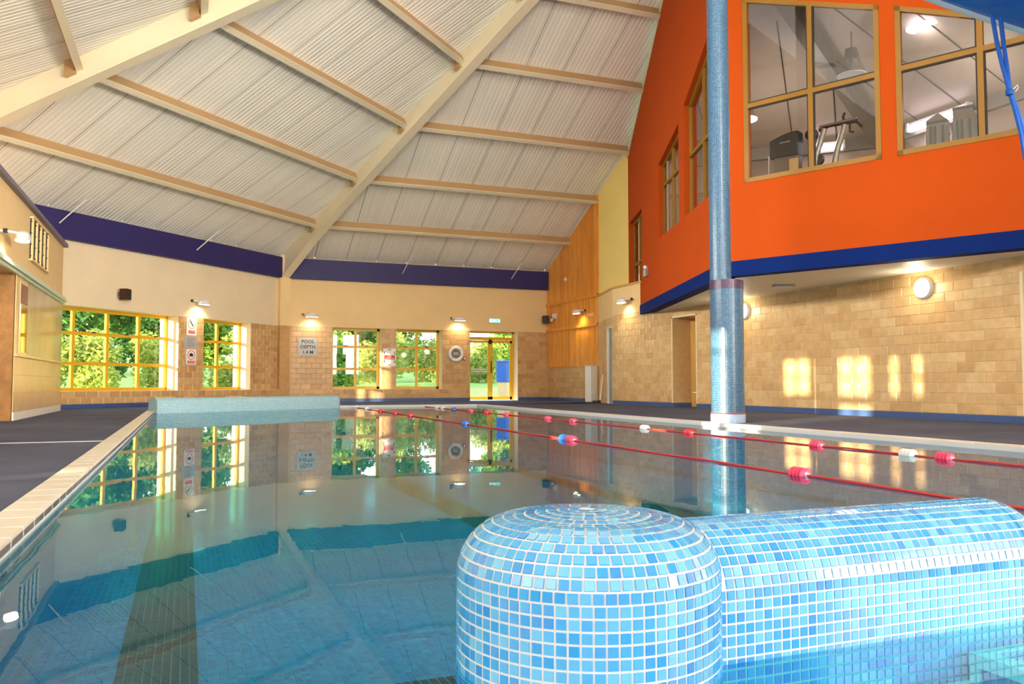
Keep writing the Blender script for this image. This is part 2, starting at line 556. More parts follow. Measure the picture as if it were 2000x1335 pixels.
def wall_mesh(name, o, right, u0, u1, z0, ztop, holes, thick, mats, zsplit=None, label=None, jamb=None, cat='wall'):
    """wall in its own frame: x along, y outward, z up. holes: (u0,u1,z0,zt_left,zt_right). mats[0] above zsplit, mats[1] below, mats[-1] jambs"""
    zt = ztop if callable(ztop) else (lambda u: ztop)
    cuts = sorted(set([u0, u1] + [h[0] for h in holes] + [h[1] for h in holes]))
    cuts = [c for c in cuts if u0 - 1e-6 <= c <= u1 + 1e-6]
    m = MB()
    J = len(mats) - 1
    def hz(h, u):
        t = (u - h[0]) / (h[1] - h[0])
        return h[3] + (h[4] - h[3]) * t
    for a, b in zip(cuts[:-1], cuts[1:]):
        hs = sorted([h for h in holes if h[0] <= a + 1e-6 and h[1] >= b - 1e-6], key=lambda h: h[2])
        lo = (z0, z0)
        spans = []
        for h in hs:
            spans.append((lo, (h[2], h[2])))
            lo = (hz(h, a), hz(h, b))
        spans.append((lo, (zt(a), zt(b))))
        for (l0, l1), (t0, t1) in spans:
            if t0 - l0 < 1e-4 and t1 - l1 < 1e-4:
                continue
            segs = [((l0, l1), (t0, t1), 0)]
            if zsplit is not None:
                if max(t0, t1) <= zsplit + 1e-4:
                    segs = [((l0, l1), (t0, t1), 1)]
                elif min(l0, l1) < zsplit:
                    segs = [((l0, l1), (zsplit, zsplit), 1), ((zsplit, zsplit), (t0, t1), 0)]
            for (a0, b0), (a1, b1), mi in segs:
                m.poly([(a, 0, a0), (b, 0, b0), (b, 0, b1), (a, 0, a1)], mi)
                m.poly([(b, thick, b0), (a, thick, a0), (a, thick, a1), (b, thick, b1)], 0)
            m.poly([(a, 0, t0), (b, 0, t1), (b, thick, t1), (a, thick, t0)], J)
            m.poly([(a, thick, l0), (b, thick, l1), (b, 0, l1), (a, 0, l0)], J)
    for h in holes:
        m.poly([(h[0], 0, h[2]), (h[0], 0, h[3]), (h[0], thick, h[3]), (h[0], thick, h[2])], J)
        m.poly([(h[1], thick, h[2]), (h[1], thick, h[4]), (h[1], 0, h[4]), (h[1], 0, h[2])], J)
    for u, sgn in ((u0, 1), (u1, -1)):
        m.poly([(u, 0, z0), (u, thick, z0), (u, thick, zt(u)), (u, 0, zt(u))][::sgn], 0)
    ob = m.build(name, mats, fix=False, loc=(o[0], o[1], 0), rot=(0, 0, rotz(right)))
    tag(ob, label, cat, kind='structure')
    return ob

def window(name, label, o, right, x0, x1, z0, zt0, zt1, mull, trans, fw, yd, depth, fmat, gmat, handles=(), cat='window', sash=0.0):
    """glazed window in wall frame; top may slope from zt0 to zt1"""
    root = thing(name, label, cat, (o[0], o[1], 0), rotz(right), kind='structure')
    zt = lambda x: zt0 + (zt1 - zt0) * (x - x0) / (x1 - x0)
    f = MB()
    f.prism([(x0, z0), (x0 + fw, z0), (x0 + fw, zt(x0 + fw)), (x0, zt(x0))], yd, yd + depth)
    f.prism([(x1 - fw, z0), (x1, z0), (x1, zt(x1)), (x1 - fw, zt(x1 - fw))], yd, yd + depth)
    f.prism([(x0, z0), (x1, z0), (x1, z0 + fw), (x0, z0 + fw)], yd, yd + depth)
    f.prism([(x0, zt(x0) - fw), (x1, zt(x1) - fw), (x1, zt(x1)), (x0, zt(x0))], yd, yd + depth)
    f.build('window_frame', fmat, root, fix=False)
    xs = [x0] + list(mull) + [x1]
    zs = [z0] + list(trans) + [None]
    for x in mull:
        q = MB()
        q.prism([(x - fw / 2, z0), (x + fw / 2, z0), (x + fw / 2, zt(x) - fw * .5), (x - fw / 2, zt(x) - fw * .5)], yd - 0.004, yd + depth - 0.004)
        q.build('mullion', fmat, root, fix=False)
    for z in trans:
        q = MB()
        q.prism([(x0, z - fw / 2), (x1, z - fw / 2), (x1, z + fw / 2), (x0, z + fw / 2)], yd - 0.002, yd + depth - 0.002)
        q.build('transom', fmat, root, fix=False)
    for a, b in zip(xs[:-1], xs[1:]):
        for c, d in zip(zs[:-1], zs[1:]):
            d0, d1 = (zt(a), zt(b)) if d is None else (d, d)
            if min(d0, d1) - c < 0.02:
                continue
            q = MB()
            y = yd + depth * 0.5
            q.prism([(a, c), (b, c), (b, d1), (a, d0)], y - 0.003, y + 0.003)
            q.build('glass_pane', gmat, root, fix=False)
            if sash:
                g = MB()
                i0, i1 = fw * .5, fw * .5 + sash
                P = [(a, c), (b, c), (b, d1), (a, d0)]
                def ins(i):
                    return [(a + i, c + i), (b - i, c + i), (b - i, d1 - i), (a + i, d0 - i)]
                A_, B_ = ins(i0), ins(i1)
                for k in range(4):
                    k2 = (k + 1) % 4
                    g.prism([A_[k], A_[k2], B_[k2], B_[k]], yd + 0.01, y + 0.004)
                g.build('gasket', M['gasket'], root, fix=False)
    for (x, z) in handles:
        q = MB()
        q.box(x - 0.06, x + 0.06, yd - 0.03, yd - 0.015, z - 0.012, z + 0.012)
        q.box(x - 0.015, x + 0.015, yd - 0.02, yd + 0.005, z - 0.012, z + 0.012)
        q.build('window_handle', M['gasket'], root, fix=False)
    return root

def text_mesh(s, size, mat, name='lettering', parent=None, loc=(0, 0, 0), rot=(pi / 2, 0, 0), align='CENTER', ext=0.001, bold=0.0):
    cu = bpy.data.curves.new(name, 'FONT')
    cu.body = s
    cu.size = size
    cu.align_x = align
    cu.align_y = 'CENTER'
    cu.extrude = ext
    cu.offset = bold
    cu.resolution_u = 2
    t = bpy.data.objects.new(name, cu)
    COL.objects.link(t)
    bpy.context.view_layer.update()
    me = bpy.data.meshes.new_from_object(t.evaluated_get(bpy.context.evaluated_depsgraph_get()))
    bpy.data.objects.remove(t)
    me.materials.clear()
    me.materials.append(mat)
    return link(name, me, parent, loc, rot)

# ---------------------------------------------------------------- plan
YB = 25.43
K = Vector((2.625, YB, 0))
RA = (0.70711, 0.70711)
K2 = Vector((-5.52, 17.285, 0))
XW = -5.52
CTR = Vector((8.39, 11.53, 0))
SL, Z0 = 0.49, 4.334
XR = 10.72
XC = 11.31
AP = Vector((8.185, 11.313, 0))
GD = Vector((0.341, 0.940, 0)).normalized()
FD = Vector((0.434, -0.901, 0)).normalized()
RG = (-GD.x, -GD.y)
RF = (FD.x, FD.y)
WZ = -0.04
PF = -0.55          # pool floor as it is seen through the water
def xcop(y): return 6.71 + 0.0252 * (y - 5.0)
PX0, PY0, PY1 = -0.56, -3.0, 20.55

# ---------------------------------------------------------------- floor
fl = MB()
def slab(pts): fl.prism_z(pts, -0.12, 0.0)
slab([(XW, -6), (PX0 - .16, -6), (PX0 - .16, 22.10), (XW, 17.285)])
slab([(PX0 - .16, -6), (XR, -6), (XR, PY0 - .16), (PX0 - .16, PY0 - .16)])
slab([(xcop(PY0 - .16) + .15, PY0 - .16), (XR, PY0 - .16), (XR, 19.77), (XC, 21.8), (XC, PY1 + .18), (xcop(PY1) + .15, PY1 + .18)])
slab([(PX0 - .16, PY1 + .18), (XC, PY1 + .18), (XC, YB), (K.x, YB), (PX0 - .16, 22.10)])
slab([(XR, 15.8), (XR + .62, 15.8), (XR + .62, 16.9), (XR, 16.9)])
floor = fl.build('floor', M['deck'])
tag(floor, 'blue-grey pool deck around the water', 'floor', kind='structure')
MB().box(-2.36, -0.72, 8.83, 8.87, 0.0, 0.004).build('joint_strip', M['white'], floor)

cop = MB()
cop.box(PX0 - .16, PX0, PY0 - .16, PY1 + .18, -0.12, -0.002)
cop.box(PX0, xcop(PY1) + .15, PY1, PY1 + .18, -0.12, -0.002)
cop.prism_z([(xcop(PY0), PY0), (xcop(PY0) + .15, PY0), (xcop(PY1) + .15, PY1), (xcop(PY1), PY1)], -0.12, -0.002)
cop.box(PX0, xcop(PY0) + .15, PY0 - .16, PY0, -0.12, -0.002)
coping = cop.build('trim_coping', M['grout_white'])
tag(coping, 'white tiled edge around the pool at water level', 'pool edge', kind='structure')
ct = MB().box(-.08, .08, -.118, .118, -.035, .012).build('coping_tile', M['coping'], coping, bevel=0.008)
first = True
def put_coping(x, y, rz=0.0, sx=1.0):
    global first
    o = ct if first else ct.copy()
    if not first: COL.objects.link(o); o.parent = coping
    first = False
    o.location = (x, y, 0); o.rotation_euler = (0, 0, rz); o.scale = (sx, 1, 1)
y = 0.6
while y < PY1:
    put_coping(PX0 - .08, y); y += .241
y = 3.0
while y < PY1:
    put_coping(xcop(y) + .075, y, -atan2(.0252, 1), .92); y += .241
x = PX0 + .12
while x < xcop(PY1):
    put_coping(x, PY1 + .09, pi / 2, 1.1); x += .241

# ---------------------------------------------------------------- pool basin
pf = MB()
def uvquad(mb, pts, uvs, mi=0):
    mb.add(pts, [tuple(range(len(pts)))], mi)
    mb.uvs.append(uvs)
def buv(): 
    m = MB(); m.uvs = []; return m
def finish_uv(m, name, mats, parent=None, smooth=False):
    me = m.mesh(name, mats, smooth)
    ul = me.uv_layers.new(name='uv')
    i = 0
    for uvs in m.uvs:
        for p in uvs:
            ul.data[i].uv = p; i += 1
    if smooth: me.set_sharp_from_angle(angle=radians(40))
    return link(name, me, parent)
def fq(m, x0, x1, y0, y1, z, mi):
    uvquad(m, [(x0, y0, z), (x1, y0, z), (x1, y1, z), (x0, y1, z)], [(x0, y0), (x1, y0), (x1, y1), (x0, y1)], mi)
P = 0.033
L0, L1 = -7 * P, 2 * P                      # lane line that runs under the camera side
pool = buv()
NX0, NX1, NY0, NY1 = -16 * P, 34 * P, 48 * P, 130 * P   # field of real tiles nearest the camera
lanes = [(L0, L1), (63 * P, 72 * P), (115 * P, 124 * P), (166 * P, 175 * P)]
xs = [PX0]
for a, b in lanes: xs += [a, b]
xs.append(7.2)
for i, (a, b) in enumerate(zip(xs[:-1], xs[1:])):
    fq(pool, a, b, PY0, PY1, PF, 1 if i % 2 else 0)
basin = finish_uv(pool, 'floor_pool', [M['mosaic_pool'], M['mosaic_lane']])
tag(basin, 'turquoise mosaic pool bottom with dark lane lines under water', 'pool floor', kind='structure')
pw = buv()
def vq(m, a, b, z0, z1):
    d = hypot(b[0] - a[0], b[1] - a[1])
    uvquad(m, [(a[0], a[1], z0), (b[0], b[1], z0), (b[0], b[1], z1), (a[0], a[1], z1)], [(0, z0), (d, z0), (d, z1), (0, z1)])
vq(pw, (PX0 + .004, PY1), (PX0 + .004, PY0), PF, -0.045); vq(pw, (xcop(PY1), PY1 - .004), (PX0, PY1 - .004), PF, -0.045)
vq(pw, (xcop(PY0) - .004, PY0), (xcop(PY1) - .004, PY1), PF, -0.045); vq(pw, (PX0, PY0 + .004), (xcop(PY0), PY0 + .004), PF, -0.045)
tag(finish_uv(pw, 'wall_pool', M['mosaic_pool']), 'turquoise mosaic sides of the pool below the coping', 'pool wall', kind='structure')
# real tiles nearest the camera
ft, lt = MB(), MB()
for i in range(-16, 34):
    for j in range(48, 130):
        x0_, y0_ = i * P + .002, j * P + .002
        dark = (L0 - 1e-6 <= i * P < L1 - 1e-6) or (j in range(88, 92) and i >= 16)
        mb = lt if dark else ft
        w = P - .004
        mb.add([(x0_, y0_, PF), (x0_ + w, y0_, PF), (x0_ + w, y0_ + w, PF), (x0_, y0_ + w, PF),
                (x0_ + .002, y0_ + .002, PF + .003), (x0_ + w - .002, y0_ + .002, PF + .003), (x0_ + w - .002, y0_ + w - .002, PF + .003), (x0_ + .002, y0_ + w - .002, PF + .003)],
               [(4, 5, 6, 7), (0, 1, 5, 4), (1, 2, 6, 5), (2, 3, 7, 6), (3, 0, 4, 7)])
tag(ft.build('floor_tile_field', M['floor_tile'], basin, fix=False), kind='stuff')
tag(lt.build('lane_tile_field', M['lane_tile'], basin, fix=False), 'dark lane-line tiles', kind='stuff')

wa = MB().poly([(PX0, PY0, WZ), (xcop(PY0), PY0, WZ), (xcop(PY1), PY1, WZ), (PX0, PY1, WZ)])
tag(wa.build('water', M['water'], fix=False), 'still clear pool water mirroring the hall', 'water', kind='structure')

# ---------------------------------------------------------------- walls
# north wall (B)
RB = (1, 0)
ZT = 2.27
TR = [1.008, 1.694]
hB = [(4.14, 5.66, .383, ZT, ZT), (6.12, 7.61, .383, ZT, ZT), (8.54, 10.22, 0.0, ZT, ZT)]
wallB = wall_mesh('wall_north', (0, YB), RB, K.x, XC, 0, 4.36, hB, 0.46, [M['cream'], M['grout_tan'], M['cream_pale']], ZT, 'north wall, cream above sandstone tiles with two windows and a door')
holesB = [(h[0], h[1], h[2], h[3]) for h in hB]
lay_tiles(tile_rects(K.x + .28, 8.54, .383, ZT, holesB) + tile_rects(10.22, XC, .1, ZT, []), wallB, M['wall_tile_far'], lambda r: r[0])
pl = MB().box(K.x + .2, 8.51, -.13, 0, .1, .383).build('plinth', M['grout_tan'], wallB)
lay_tiles(tile_rects(K.x + .2, 8.51, .1, .378, [], th=.14), wallB, M['wall_tile_far'], lambda r: r[0], y=-.13, name='plinth_tile')
MB().box(K.x + .2, 8.51, -.14, 0, 0, .1).box(10.24, XC, -.012, 0, 0, .1).build('skirting', M['skirting'], wallB)
MB().box(K.x + .1, XC - .02, -.16, 0, 3.69, 4.30).build('fascia_band', M['navy'], wallB)['label'] = 'navy painted band under the roof'
window('window_1', 'left window of the two six-pane yellow windows beside the depth sign', (0, YB), RB, 4.14, 5.66, .383, ZT, ZT, [4.91], TR, .075, .36, .07, M['yellow_frame'], M['glass'], [(4.6, 1.73), (5.25, 1.73)])
window('window_2', 'six-pane yellow window between the red arrow sign and the life ring', (0, YB), RB, 6.12, 7.61, .383, ZT, ZT, [6.87], TR, .075, .36, .07, M['yellow_frame'], M['glass'], [(6.5, 1.73), (7.2, 1.73)])

# glazed double door
dr = thing('door_1', 'glazed double door with yellow frame and transom light under the exit sign', 'door', (0, YB, 0), 0, kind='structure')
f = MB()
f.box(8.54, 8.60, .36, .43, 0, ZT).box(10.16, 10.22, .36, .43, 0, ZT).box(8.54, 10.22, .36, .43, ZT - .05, ZT).box(8.54, 10.22, .34, .44, 1.99, 2.09)
f.build('door_frame', M['yellow_frame'], dr, fix=False)
MB().box(8.6, 10.16, .39, .396, 2.09, 2.22).build('transom_light', M['glass'], dr, fix=False)
for (a, b) in ((8.61, 9.37), (9.39, 10.15)):
    q = MB()
    q.box(a, a + .07, .35, .40, .02, 1.98).box(b - .07, b, .35, .40, .02, 1.98).box(a, b, .35, .40, .02, .12).box(a, b, .35, .40, 1.90, 1.98)
    leaf = q.build('door_leaf', M['yellow_frame'], dr, fix=False)
    MB().box(a + .07, b - .07, .373, .379, .12, 1.90).build('glass_pane', M['glass'], leaf, fix=False)
    if a < 9:
        g = MB().box(a + .02, b - .02, .325, .345, .86, .90).build('push_bar', M['steel'], leaf, fix=False)
    else:
        MB().box(a + .005, a + .03, .31, .35, .9, 1.3).build('pull_handle', M['black'], leaf, fix=False)
ds = MB().box(8.72, 9.24, .368, .372, .93, 1.05).build('door_notice', M['pale_green'], dr, fix=False)
text_mesh('AUTOMATIC DOOR', .055, M['sign_black'], 'lettering', ds, (8.98, .3665, .985))
MB().box(9.33, 9.41, .30, .35, 1.86, 2.02).build('door_sensor', M['black'], dr)

# north-west wall (A): x runs from the left end (negative) to the corner (0)
hA = [(-7.62, -4.0, .383, ZT, ZT), (-3.13, -1.33, .383, ZT, ZT)]
wallA = wall_mesh('wall_northwest', (K.x, K.y), RA, -11.52, 0, 0, 4.36, hA, 0.62, [M['cream_pale'], M['grout_tan'], M['cream_pale']], ZT, 'north-west wall, pale cream above sandstone tiles with two yellow windows')
holesA = [(h[0], h[1], h[2], h[3]) for h in hA]
lay_tiles(tile_rects(-8.0, -.2, .383, ZT, holesA), wallA, M['wall_tile_far'], lambda r: -r[0])
MB().box(-8.4, -.2, -.13, 0, .1, .383).build('plinth', M['grout_tan'], wallA)
lay_tiles(tile_rects(-8.4, -.2, .1, .378, [], th=.14), wallA, M['wall_tile_far'], lambda r: -r[0], y=-.13, name='plinth_tile')
MB().box(-8.4, -.2, -.14, 0, 0, .1).build('skirting', M['skirting'], wallA)
MB().box(-11.4, -.12, -.16, 0, 3.69, 4.30).build('fascia_band', M['navy'], wallA)['label'] = 'navy painted band under the roof'
window('window_3', 'wide yellow window of twelve panes beside the panelled left wall', (K.x, K.y), RA, -7.62, -4.0, .383, ZT, ZT, [-6.72, -5.81, -4.90], TR, .075, .36, .07, M['yellow_frame'], M['glass'], [(-6.2, 1.73), (-5.3, 1.73), (-4.4, 1.73), (-7.1, 1.73)])
window('window_4', 'narrow yellow window of six panes right of the pool rule signs', (K.x, K.y), RA, -3.13, -1.33, .383, ZT, ZT, [-2.24], TR, .075, .36, .07, M['yellow_frame'], M['glass'], [(-2.7, 1.73), (-1.8, 1.73)])

# corner post between the two
cp = MB()
hx, hy = .3827, -.9239
px, py = .9239, .3827
def cpt(a, d, z): return (K.x + px * a + hx * d, K.y + py * a + hy * d, z)
for z0_, z1_, mi in ((0, ZT, 0), (ZT, 4.36, 1)):
    cp.add([cpt(-.17, -.1, z0_), cpt(.17, -.1, z0_), cpt(.17, .22, z0_), cpt(-.17, .22, z0_), cpt(-.17, -.1, z1_), cpt(.17, -.1, z1_), cpt(.17, .22, z1_), cpt(-.17, .22, z1_)],
           [(0, 1, 5, 4), (1, 2, 6, 5), (2, 3, 7, 6), (3, 0, 4, 7), (4, 5, 6, 7)], mi)
tag(cp.build('corner_pillar', [M['wall_tile_far'], M['cream']], fix=False), 'cream corner post with tiled foot where the two window walls meet', 'pillar', kind='structure')

# timber and tile wall (C), east side at the far end: x = -Y
RR = (0, -1)
def zroofB(yy): return Z0 + SL * (YB - yy)
wallC = wall_mesh('wall_northeast', (XC, 0), RR, -YB, -19.9, 0, lambda u: zroofB(-u) + .03, [], .3, [M['yellow_cream'], M['grout_tan'], M['cream']], 1.08, 'far right wall, orange timber boards over sandstone tiles and cream plaster')
lay_tiles(tile_rects(-YB, -21.8, .1, 1.08, []), wallC, M['wall_tile_far'], lambda r: -r[0])
MB().box(-YB, -21.8, -.012, 0, 0, .1).build('skirting', M['skirting'], wallC)
bw = .1025
nb = 36
for i in range(nb):
    a = -YB + .005 + i * (YB - 21.75) / nb
    b = a + (YB - 21.75) / nb - .006
    for (za, zb) in ((1.08, 2.28), (2.34, 3.14), (3.20, None)):
        t0, t1 = (zb, zb) if zb else (zroofB(-a) - .02, zroofB(-b) - .02)
        q = MB()
        q.add([(a, 0, za), (b, 0, za), (b, 0, t1), (a, 0, t0), (a + .008, -.03, za), (b - .008, -.03, za), (b - .008, -.03, t1), (a + .008, -.03, t0)],
              [(4, 5, 6, 7), (0, 1, 5, 4), (1, 2, 6, 5), (2, 3, 7, 6), (3, 0, 4, 7)])
        q.build('board', M['timber'], wallC, fix=False)
for z in (2.31, 3.17):
    MB().box(-YB, -21.70, -.075, 0, z - .045, z + .045).build('rail', M['timber'], wallC, bevel=.006)
MB().box(-21.74, -21.70, -.06, 0, 1.08, zroofB(21.72)).build('edge_batten', M['timber'], wallC)

# low block (D): angled facet with a door, then the stretch in line with the east wall
d1 = Vector((XC - XR, 21.8 - 19.77, 0)); L1d = d1.length; d1.normalize()
RD = (-d1.x, -d1.y)
wallD = wall_mesh('wall_facet', (XR, 19.77), RD, -L1d, 0, 0, 3.11, [(-.80, -.04, 0, 2.13, 2.13)], .3, [M['cream'], M['grout_tan'], M['grout_tan']], 2.36, 'short angled wall with a grey door beside the timber wall')
lay_tiles(tile_rects(-L1d, 0, .1, 2.36, [(-.80, -.04, 0, 2.13)]), wallD, M['wall_tile'], lambda r: -r[0])
dd = thing('door_2', 'pale grey door with a narrow dark vision panel in the angled wall', 'door', (XR, 19.77, 0), rotz(RD), kind='structure')
MB().box(-.80, -.74, .0, .12, 0, 2.13).box(-.10, -.04, 0, .12, 0, 2.13).box(-.8, -.04, 0, .12, 2.07, 2.13).build('door_frame', M['white'], dd, fix=False)
lf = MB().box(-.74, -.10, .05, .09, .01, 2.07).build('door_leaf', M['grey'], dd)
MB().box(-.30, -.22, .043, .05, 1.25, 1.85).build('vision_panel', M['gasket'], lf)
MB().box(-.20, -.13, .0, .05, 1.0, 1.03).box(-.16, -.14, .02, .05, .9, 1.12).build('door_handle', M['steel'], lf)
capD = MB()
def ledge(p0, p1, w, z):
    pass
wallE = wall_mesh('wall_east', (XR, 0), RR, -17.4, -5.9, 0, 2.45, [(-16.83, -15.84, 0, 2.11, 2.11)], .3, [M['cream'], M['grout_tan'], M['grout_tan']], 2.40, 'long sandstone tiled wall under the orange gym with round lamps')
wallE2 = wall_mesh('wall_east_end', (XR, 0), RR, -19.77, -17.4, 0, 3.11, [], .3, [M['cream'], M['grout_tan'], M['grout_tan']], 2.40, 'short cream-topped tiled wall carrying a lamp left of the orange gym')
wall_mesh('wall_southeast', (XR, 0), RR, -5.9, 6.0, 0, 11.2, [], .3, [M['cream'], M['grout_tan'], M['grout_tan']], 2.40, 'plain cream wall beyond the right edge of the picture')
capz = 3.11
tag(MB().prism_z([(XR - .03, 17.3), (XR - .03, 19.78), (XC - .03, 21.82), (XC, 21.82), (XC + .35, 20.2), (XR + .6, 17.3)], capz, capz + .05).build('trim_ledge', M['tan_board']), 'brown ledge capping the low cream wall under the orange gym wall', 'ledge', kind='structure')
eh = [(-16.83, -15.84, 0, 2.11)]
lay_tiles(tile_rects(-19.77, -17.4, .1, 2.40, [], tw=.32, th=.153), wallE2, M['wall_tile'], lambda r: -r[0])
lay_tiles(tile_rects(-17.4, -6.0, .1, 2.40, eh, tw=.32, th=.153), wallE, M['wall_tile'], lambda r: -r[0])
MB().box(-17.4, -16.83, -.014, 0, 0, .1).box(-15.84, -5.9, -.014, 0, 0, .1).build('skirting', M['skirting'], wallE)
MB().box(-19.77, -17.4, -.014, 0, 0, .1).build('skirting', M['skirting'], wallE2)
ni = thing('door_3', 'tan panel closing a deep recess in the tiled wall beside the mosaic column', 'door', (XR, 0, 0), rotz(RR), kind='structure')
MB().box(-16.83, -15.84, .5, .56, .35, 2.11).build('upper_panel', M['tan_board'], ni)
MB().box(-16.83, -15.84, .5, .565, 0, .34).build('kick_panel', M['tan_board'], ni)
MB().box(-16.85, -16.82, 0.002, .56, .1, 2.10).box(-15.85, -15.82, 0.002, .56, .1, 2.10).box(-16.85, -15.82, 0.002, .56, 2.10, 2.13).build('reveal_lining', M['wall_tile'], ni)
MB().box(-16.84, -16.805, -.006, .5, 0, .1).build('skirting', M['skirting'], ni)
MB().box(-16.86, -16.82, -.014, .0, .1, 2.14).box(-15.85, -15.81, -.014, 0, .1, 2.14).box(-16.86, -15.81, -.014, 0, 2.10, 2.14).build('edge_trim', M['cream_pale'], ni)
MB().box(-8.02, -7.97, -.016, 0, .1, 2.1).build('edge_trim', M['cream_pale'], wallE)

# orange gym volume: G (left face), F (right face)
gh = [(-2.62, -.25, 3.83, 6.05, 6.84), (-5.10, -3.08, 3.83, 5.52, 5.84), (-9.02, -7.2, 3.15, 4.95, 4.97)]
def zg(u): return min(zroofB(AP.y - u * GD.y) + .02, 11.0)
wallG = wall_mesh('wall_gym_left', (AP.x, AP.y), RG, -9.75, 0, 2.54, zg, gh, .25, [M['orange'], M['orange'], M['orange']], None, 'left orange face of the raised gym with sloping yellow-framed windows')
MB().prism([(-9.75, 2.30), (0.0, 2.30), (0, 2.54), (-9.75, 2.54)], -.012, .25).build('edge_band', M['blue_band'], wallG)['label'] = 'blue band along the bottom edge'
q = MB()
for a, b in ((-9.75, -1.0),):
    q.add([(a, -.02, zg(a) - .22), (b, -.02, zg(b) - .22), (b, -.02, zg(b)), (a, -.02, zg(a)), (a, .0, zg(a) - .22), (b, .0, zg(b) - .22), (b, 0, zg(b)), (a, 0, zg(a))], [(0, 1, 2, 3), (0, 4, 5, 1), (3, 2, 6, 7)])
q.build('verge_board', M['pale_green'], wallG, fix=False)
window('window_5', 'tall sloping-topped gym window nearest the column on the left orange face', (AP.x, AP.y), RG, -2.62, -.25, 3.83, 6.05, 6.84, [-1.5], [5.03], .07, .1, .07, M['ochre_frame'], M['glass_gym'])
window('window_6', 'middle sloping-topped gym window on the left orange face', (AP.x, AP.y), RG, -5.10, -3.08, 3.83, 5.52, 5.84, [-4.1], [5.03], .07, .1, .07, M['ochre_frame'], M['glass_gym'])
window('window_7', 'far small gym window rising behind the brown ledge', (AP.x, AP.y), RG, -9.02, -7.2, 3.15, 4.95, 4.97, [-8.05], [3.75], .07, .1, .07, M['ochre_frame'], M['glass_gym'])
fh_ = [(.41, 2.55, 3.79, 6.86, 6.06), (2.77, 5.0, 3.79, 5.98, 5.05)]
wallF = wall_mesh('wall_gym_right', (AP.x, AP.y), RF, 0, 5.75, 2.54, 11.0, fh_, .25, [M['orange'], M['orange'], M['orange']], None, 'right orange face of the raised gym with two large windows')
MB().prism([(0, 2.30), (5.75, 2.30), (5.75, 2.54), (0, 2.54)], -.012, .25).build('edge_band', M['blue_band'], wallF)['label'] = 'blue band along the bottom edge'
window('window_8', 'large gym window with the exercise machine grips behind its panes', (AP.x, AP.y), RF, .41, 2.55, 3.79, 6.86, 6.06, [1.52], [5.04], .075, -.01, .07, M['ochre_frame'], M['glass_gym'], sash=.022)
window('window_9', 'right-hand gym window crossed by the hanging blue rope', (AP.x, AP.y), RF, 2.77, 5.0, 3.79, 5.98, 5.05, [3.85], [5.04], .075, -.01, .07, M['ochre_frame'], M['glass_gym'], sash=.022)
sof = MB().prism_z([(AP.x, AP.y), (AP.x + FD.x * 5.85, AP.y + FD.y * 5.85), (XR + 3.2, 5.0), (XR + 3.2, 20.6), (AP.x + GD.x * 9.75, AP.y + GD.y * 9.75)], 2.304, 2.52)
tag(sof.build('ceiling_soffit', M['soffit']), 'smooth white soffit under the orange gym', 'ceiling', kind='structure')

# gym interior
gl = MB()
gl.poly([(13, 3.5, 2.5), (13, 12.6, 2.5), (13, 12.6, 5.55), (13, 3.5, 5.55)])
gl.poly([(13, 12.6, 2.5), (9.9, 15.7, 2.5), (9.9, 15.7, 5.55), (13, 12.6, 5.55)])
gl.poly([(9.9, 15.7, 2.5), (13.0, 21.5, 2.5), (13.0, 21.5, 6), (9.9, 15.7, 6)])
M['gym_wall'] = plain('gym_wall_paint', (150, 132, 112), 0.6, var=0.06)
tag(gl.build('wall_gym_back', M['gym_wall'], fix=False), 'brown-grey back walls inside the gym', 'wall', kind='structure')
M['gym_sheet'] = plain('gym_ceiling_sheet', (186, 170, 150), 0.45, var=0.04)
gc = MB()
hipd = Vector((-0.9239, -0.3827, 0))
def gz(t): return 5.55 + .45 * t
Hh = Vector((13, 12.6, 0)) + hipd * 6
gc.poly([(13, 3.5, 5.55), (13, 12.6, 5.55), (Hh.x, Hh.y, gz(6 * .92)), (Hh.x, 3.5, gz(6 * .92))])
gc.poly([(13, 12.6, 5.55), (9.0, 16.6, 5.55), (Hh.x - 2.83, Hh.y + 2.83, gz(6 * .92)), (Hh.x, Hh.y, gz(6 * .92))])
def clip_gym(ob):
    bm = bmesh.new(); bm.from_mesh(ob.data)
    for nn in (Vector((.940, -.341, 0)), Vector((.901, .434, 0))):
        bmesh.ops.bisect_plane(bm, geom=bm.verts[:] + bm.edges[:] + bm.faces[:], plane_co=AP + nn * .26, plane_no=nn, clear_inner=True)
    bm.to_mesh(ob.data); bm.free()
    return ob
gceil = clip_gym(gc.build('ceiling_gym', M['gym_sheet'], fix=False))
tag(gceil, 'sloping brownish sheet ceiling inside the gym', 'ceiling', kind='structure')
hb = MB()
a = Vector((13, 12.6, 5.25)); b = Vector((Hh.x, Hh.y, gz(6 * .92) - .3)); sd = Vector((.3827, -.9239, 0)) * .11
hb.add([a - sd, a + sd, b + sd, b - sd, a - sd + Vector((0, 0, .35)), a + sd + Vector((0, 0, .35)), b + sd + Vector((0, 0, .35)), b - sd + Vector((0, 0, .35))], [(0, 1, 2, 3), (0, 4, 5, 1), (1, 5, 6, 2), (3, 2, 6, 7), (0, 3, 7, 4)])
clip_gym(hb.build('hip_beam', M['mid_grey'], gceil, fix=False))
sm = MB()
for i in range(1, 9):
    yy = 12.6 - i * .95
    e0 = Vector((13, yy, 5.54)); e1 = Vector((Hh.x if yy < Hh.y else 13 - (12.6 - yy) * 2.414, yy, 0)); e1.z = 5.54 + .45 * (13 - e1.x)
    sm.tube([e0, e1], .012, 4)
    u = i * .6
    e0 = Vector((13 - u, 12.6 + u, 5.54)); t = min(5.5, u * 2.6); e1 = e0 + Vector((-.7071, -.7071, .45)) * t
    sm.tube([e0, e1], .012, 4)
clip_gym(sm.build('sheet_seam', M['dark_grey'], gceil, fix=False))
cv = MB()
cv.box(12.9, 13, 3.5, 12.6, 5.30, 5.55)
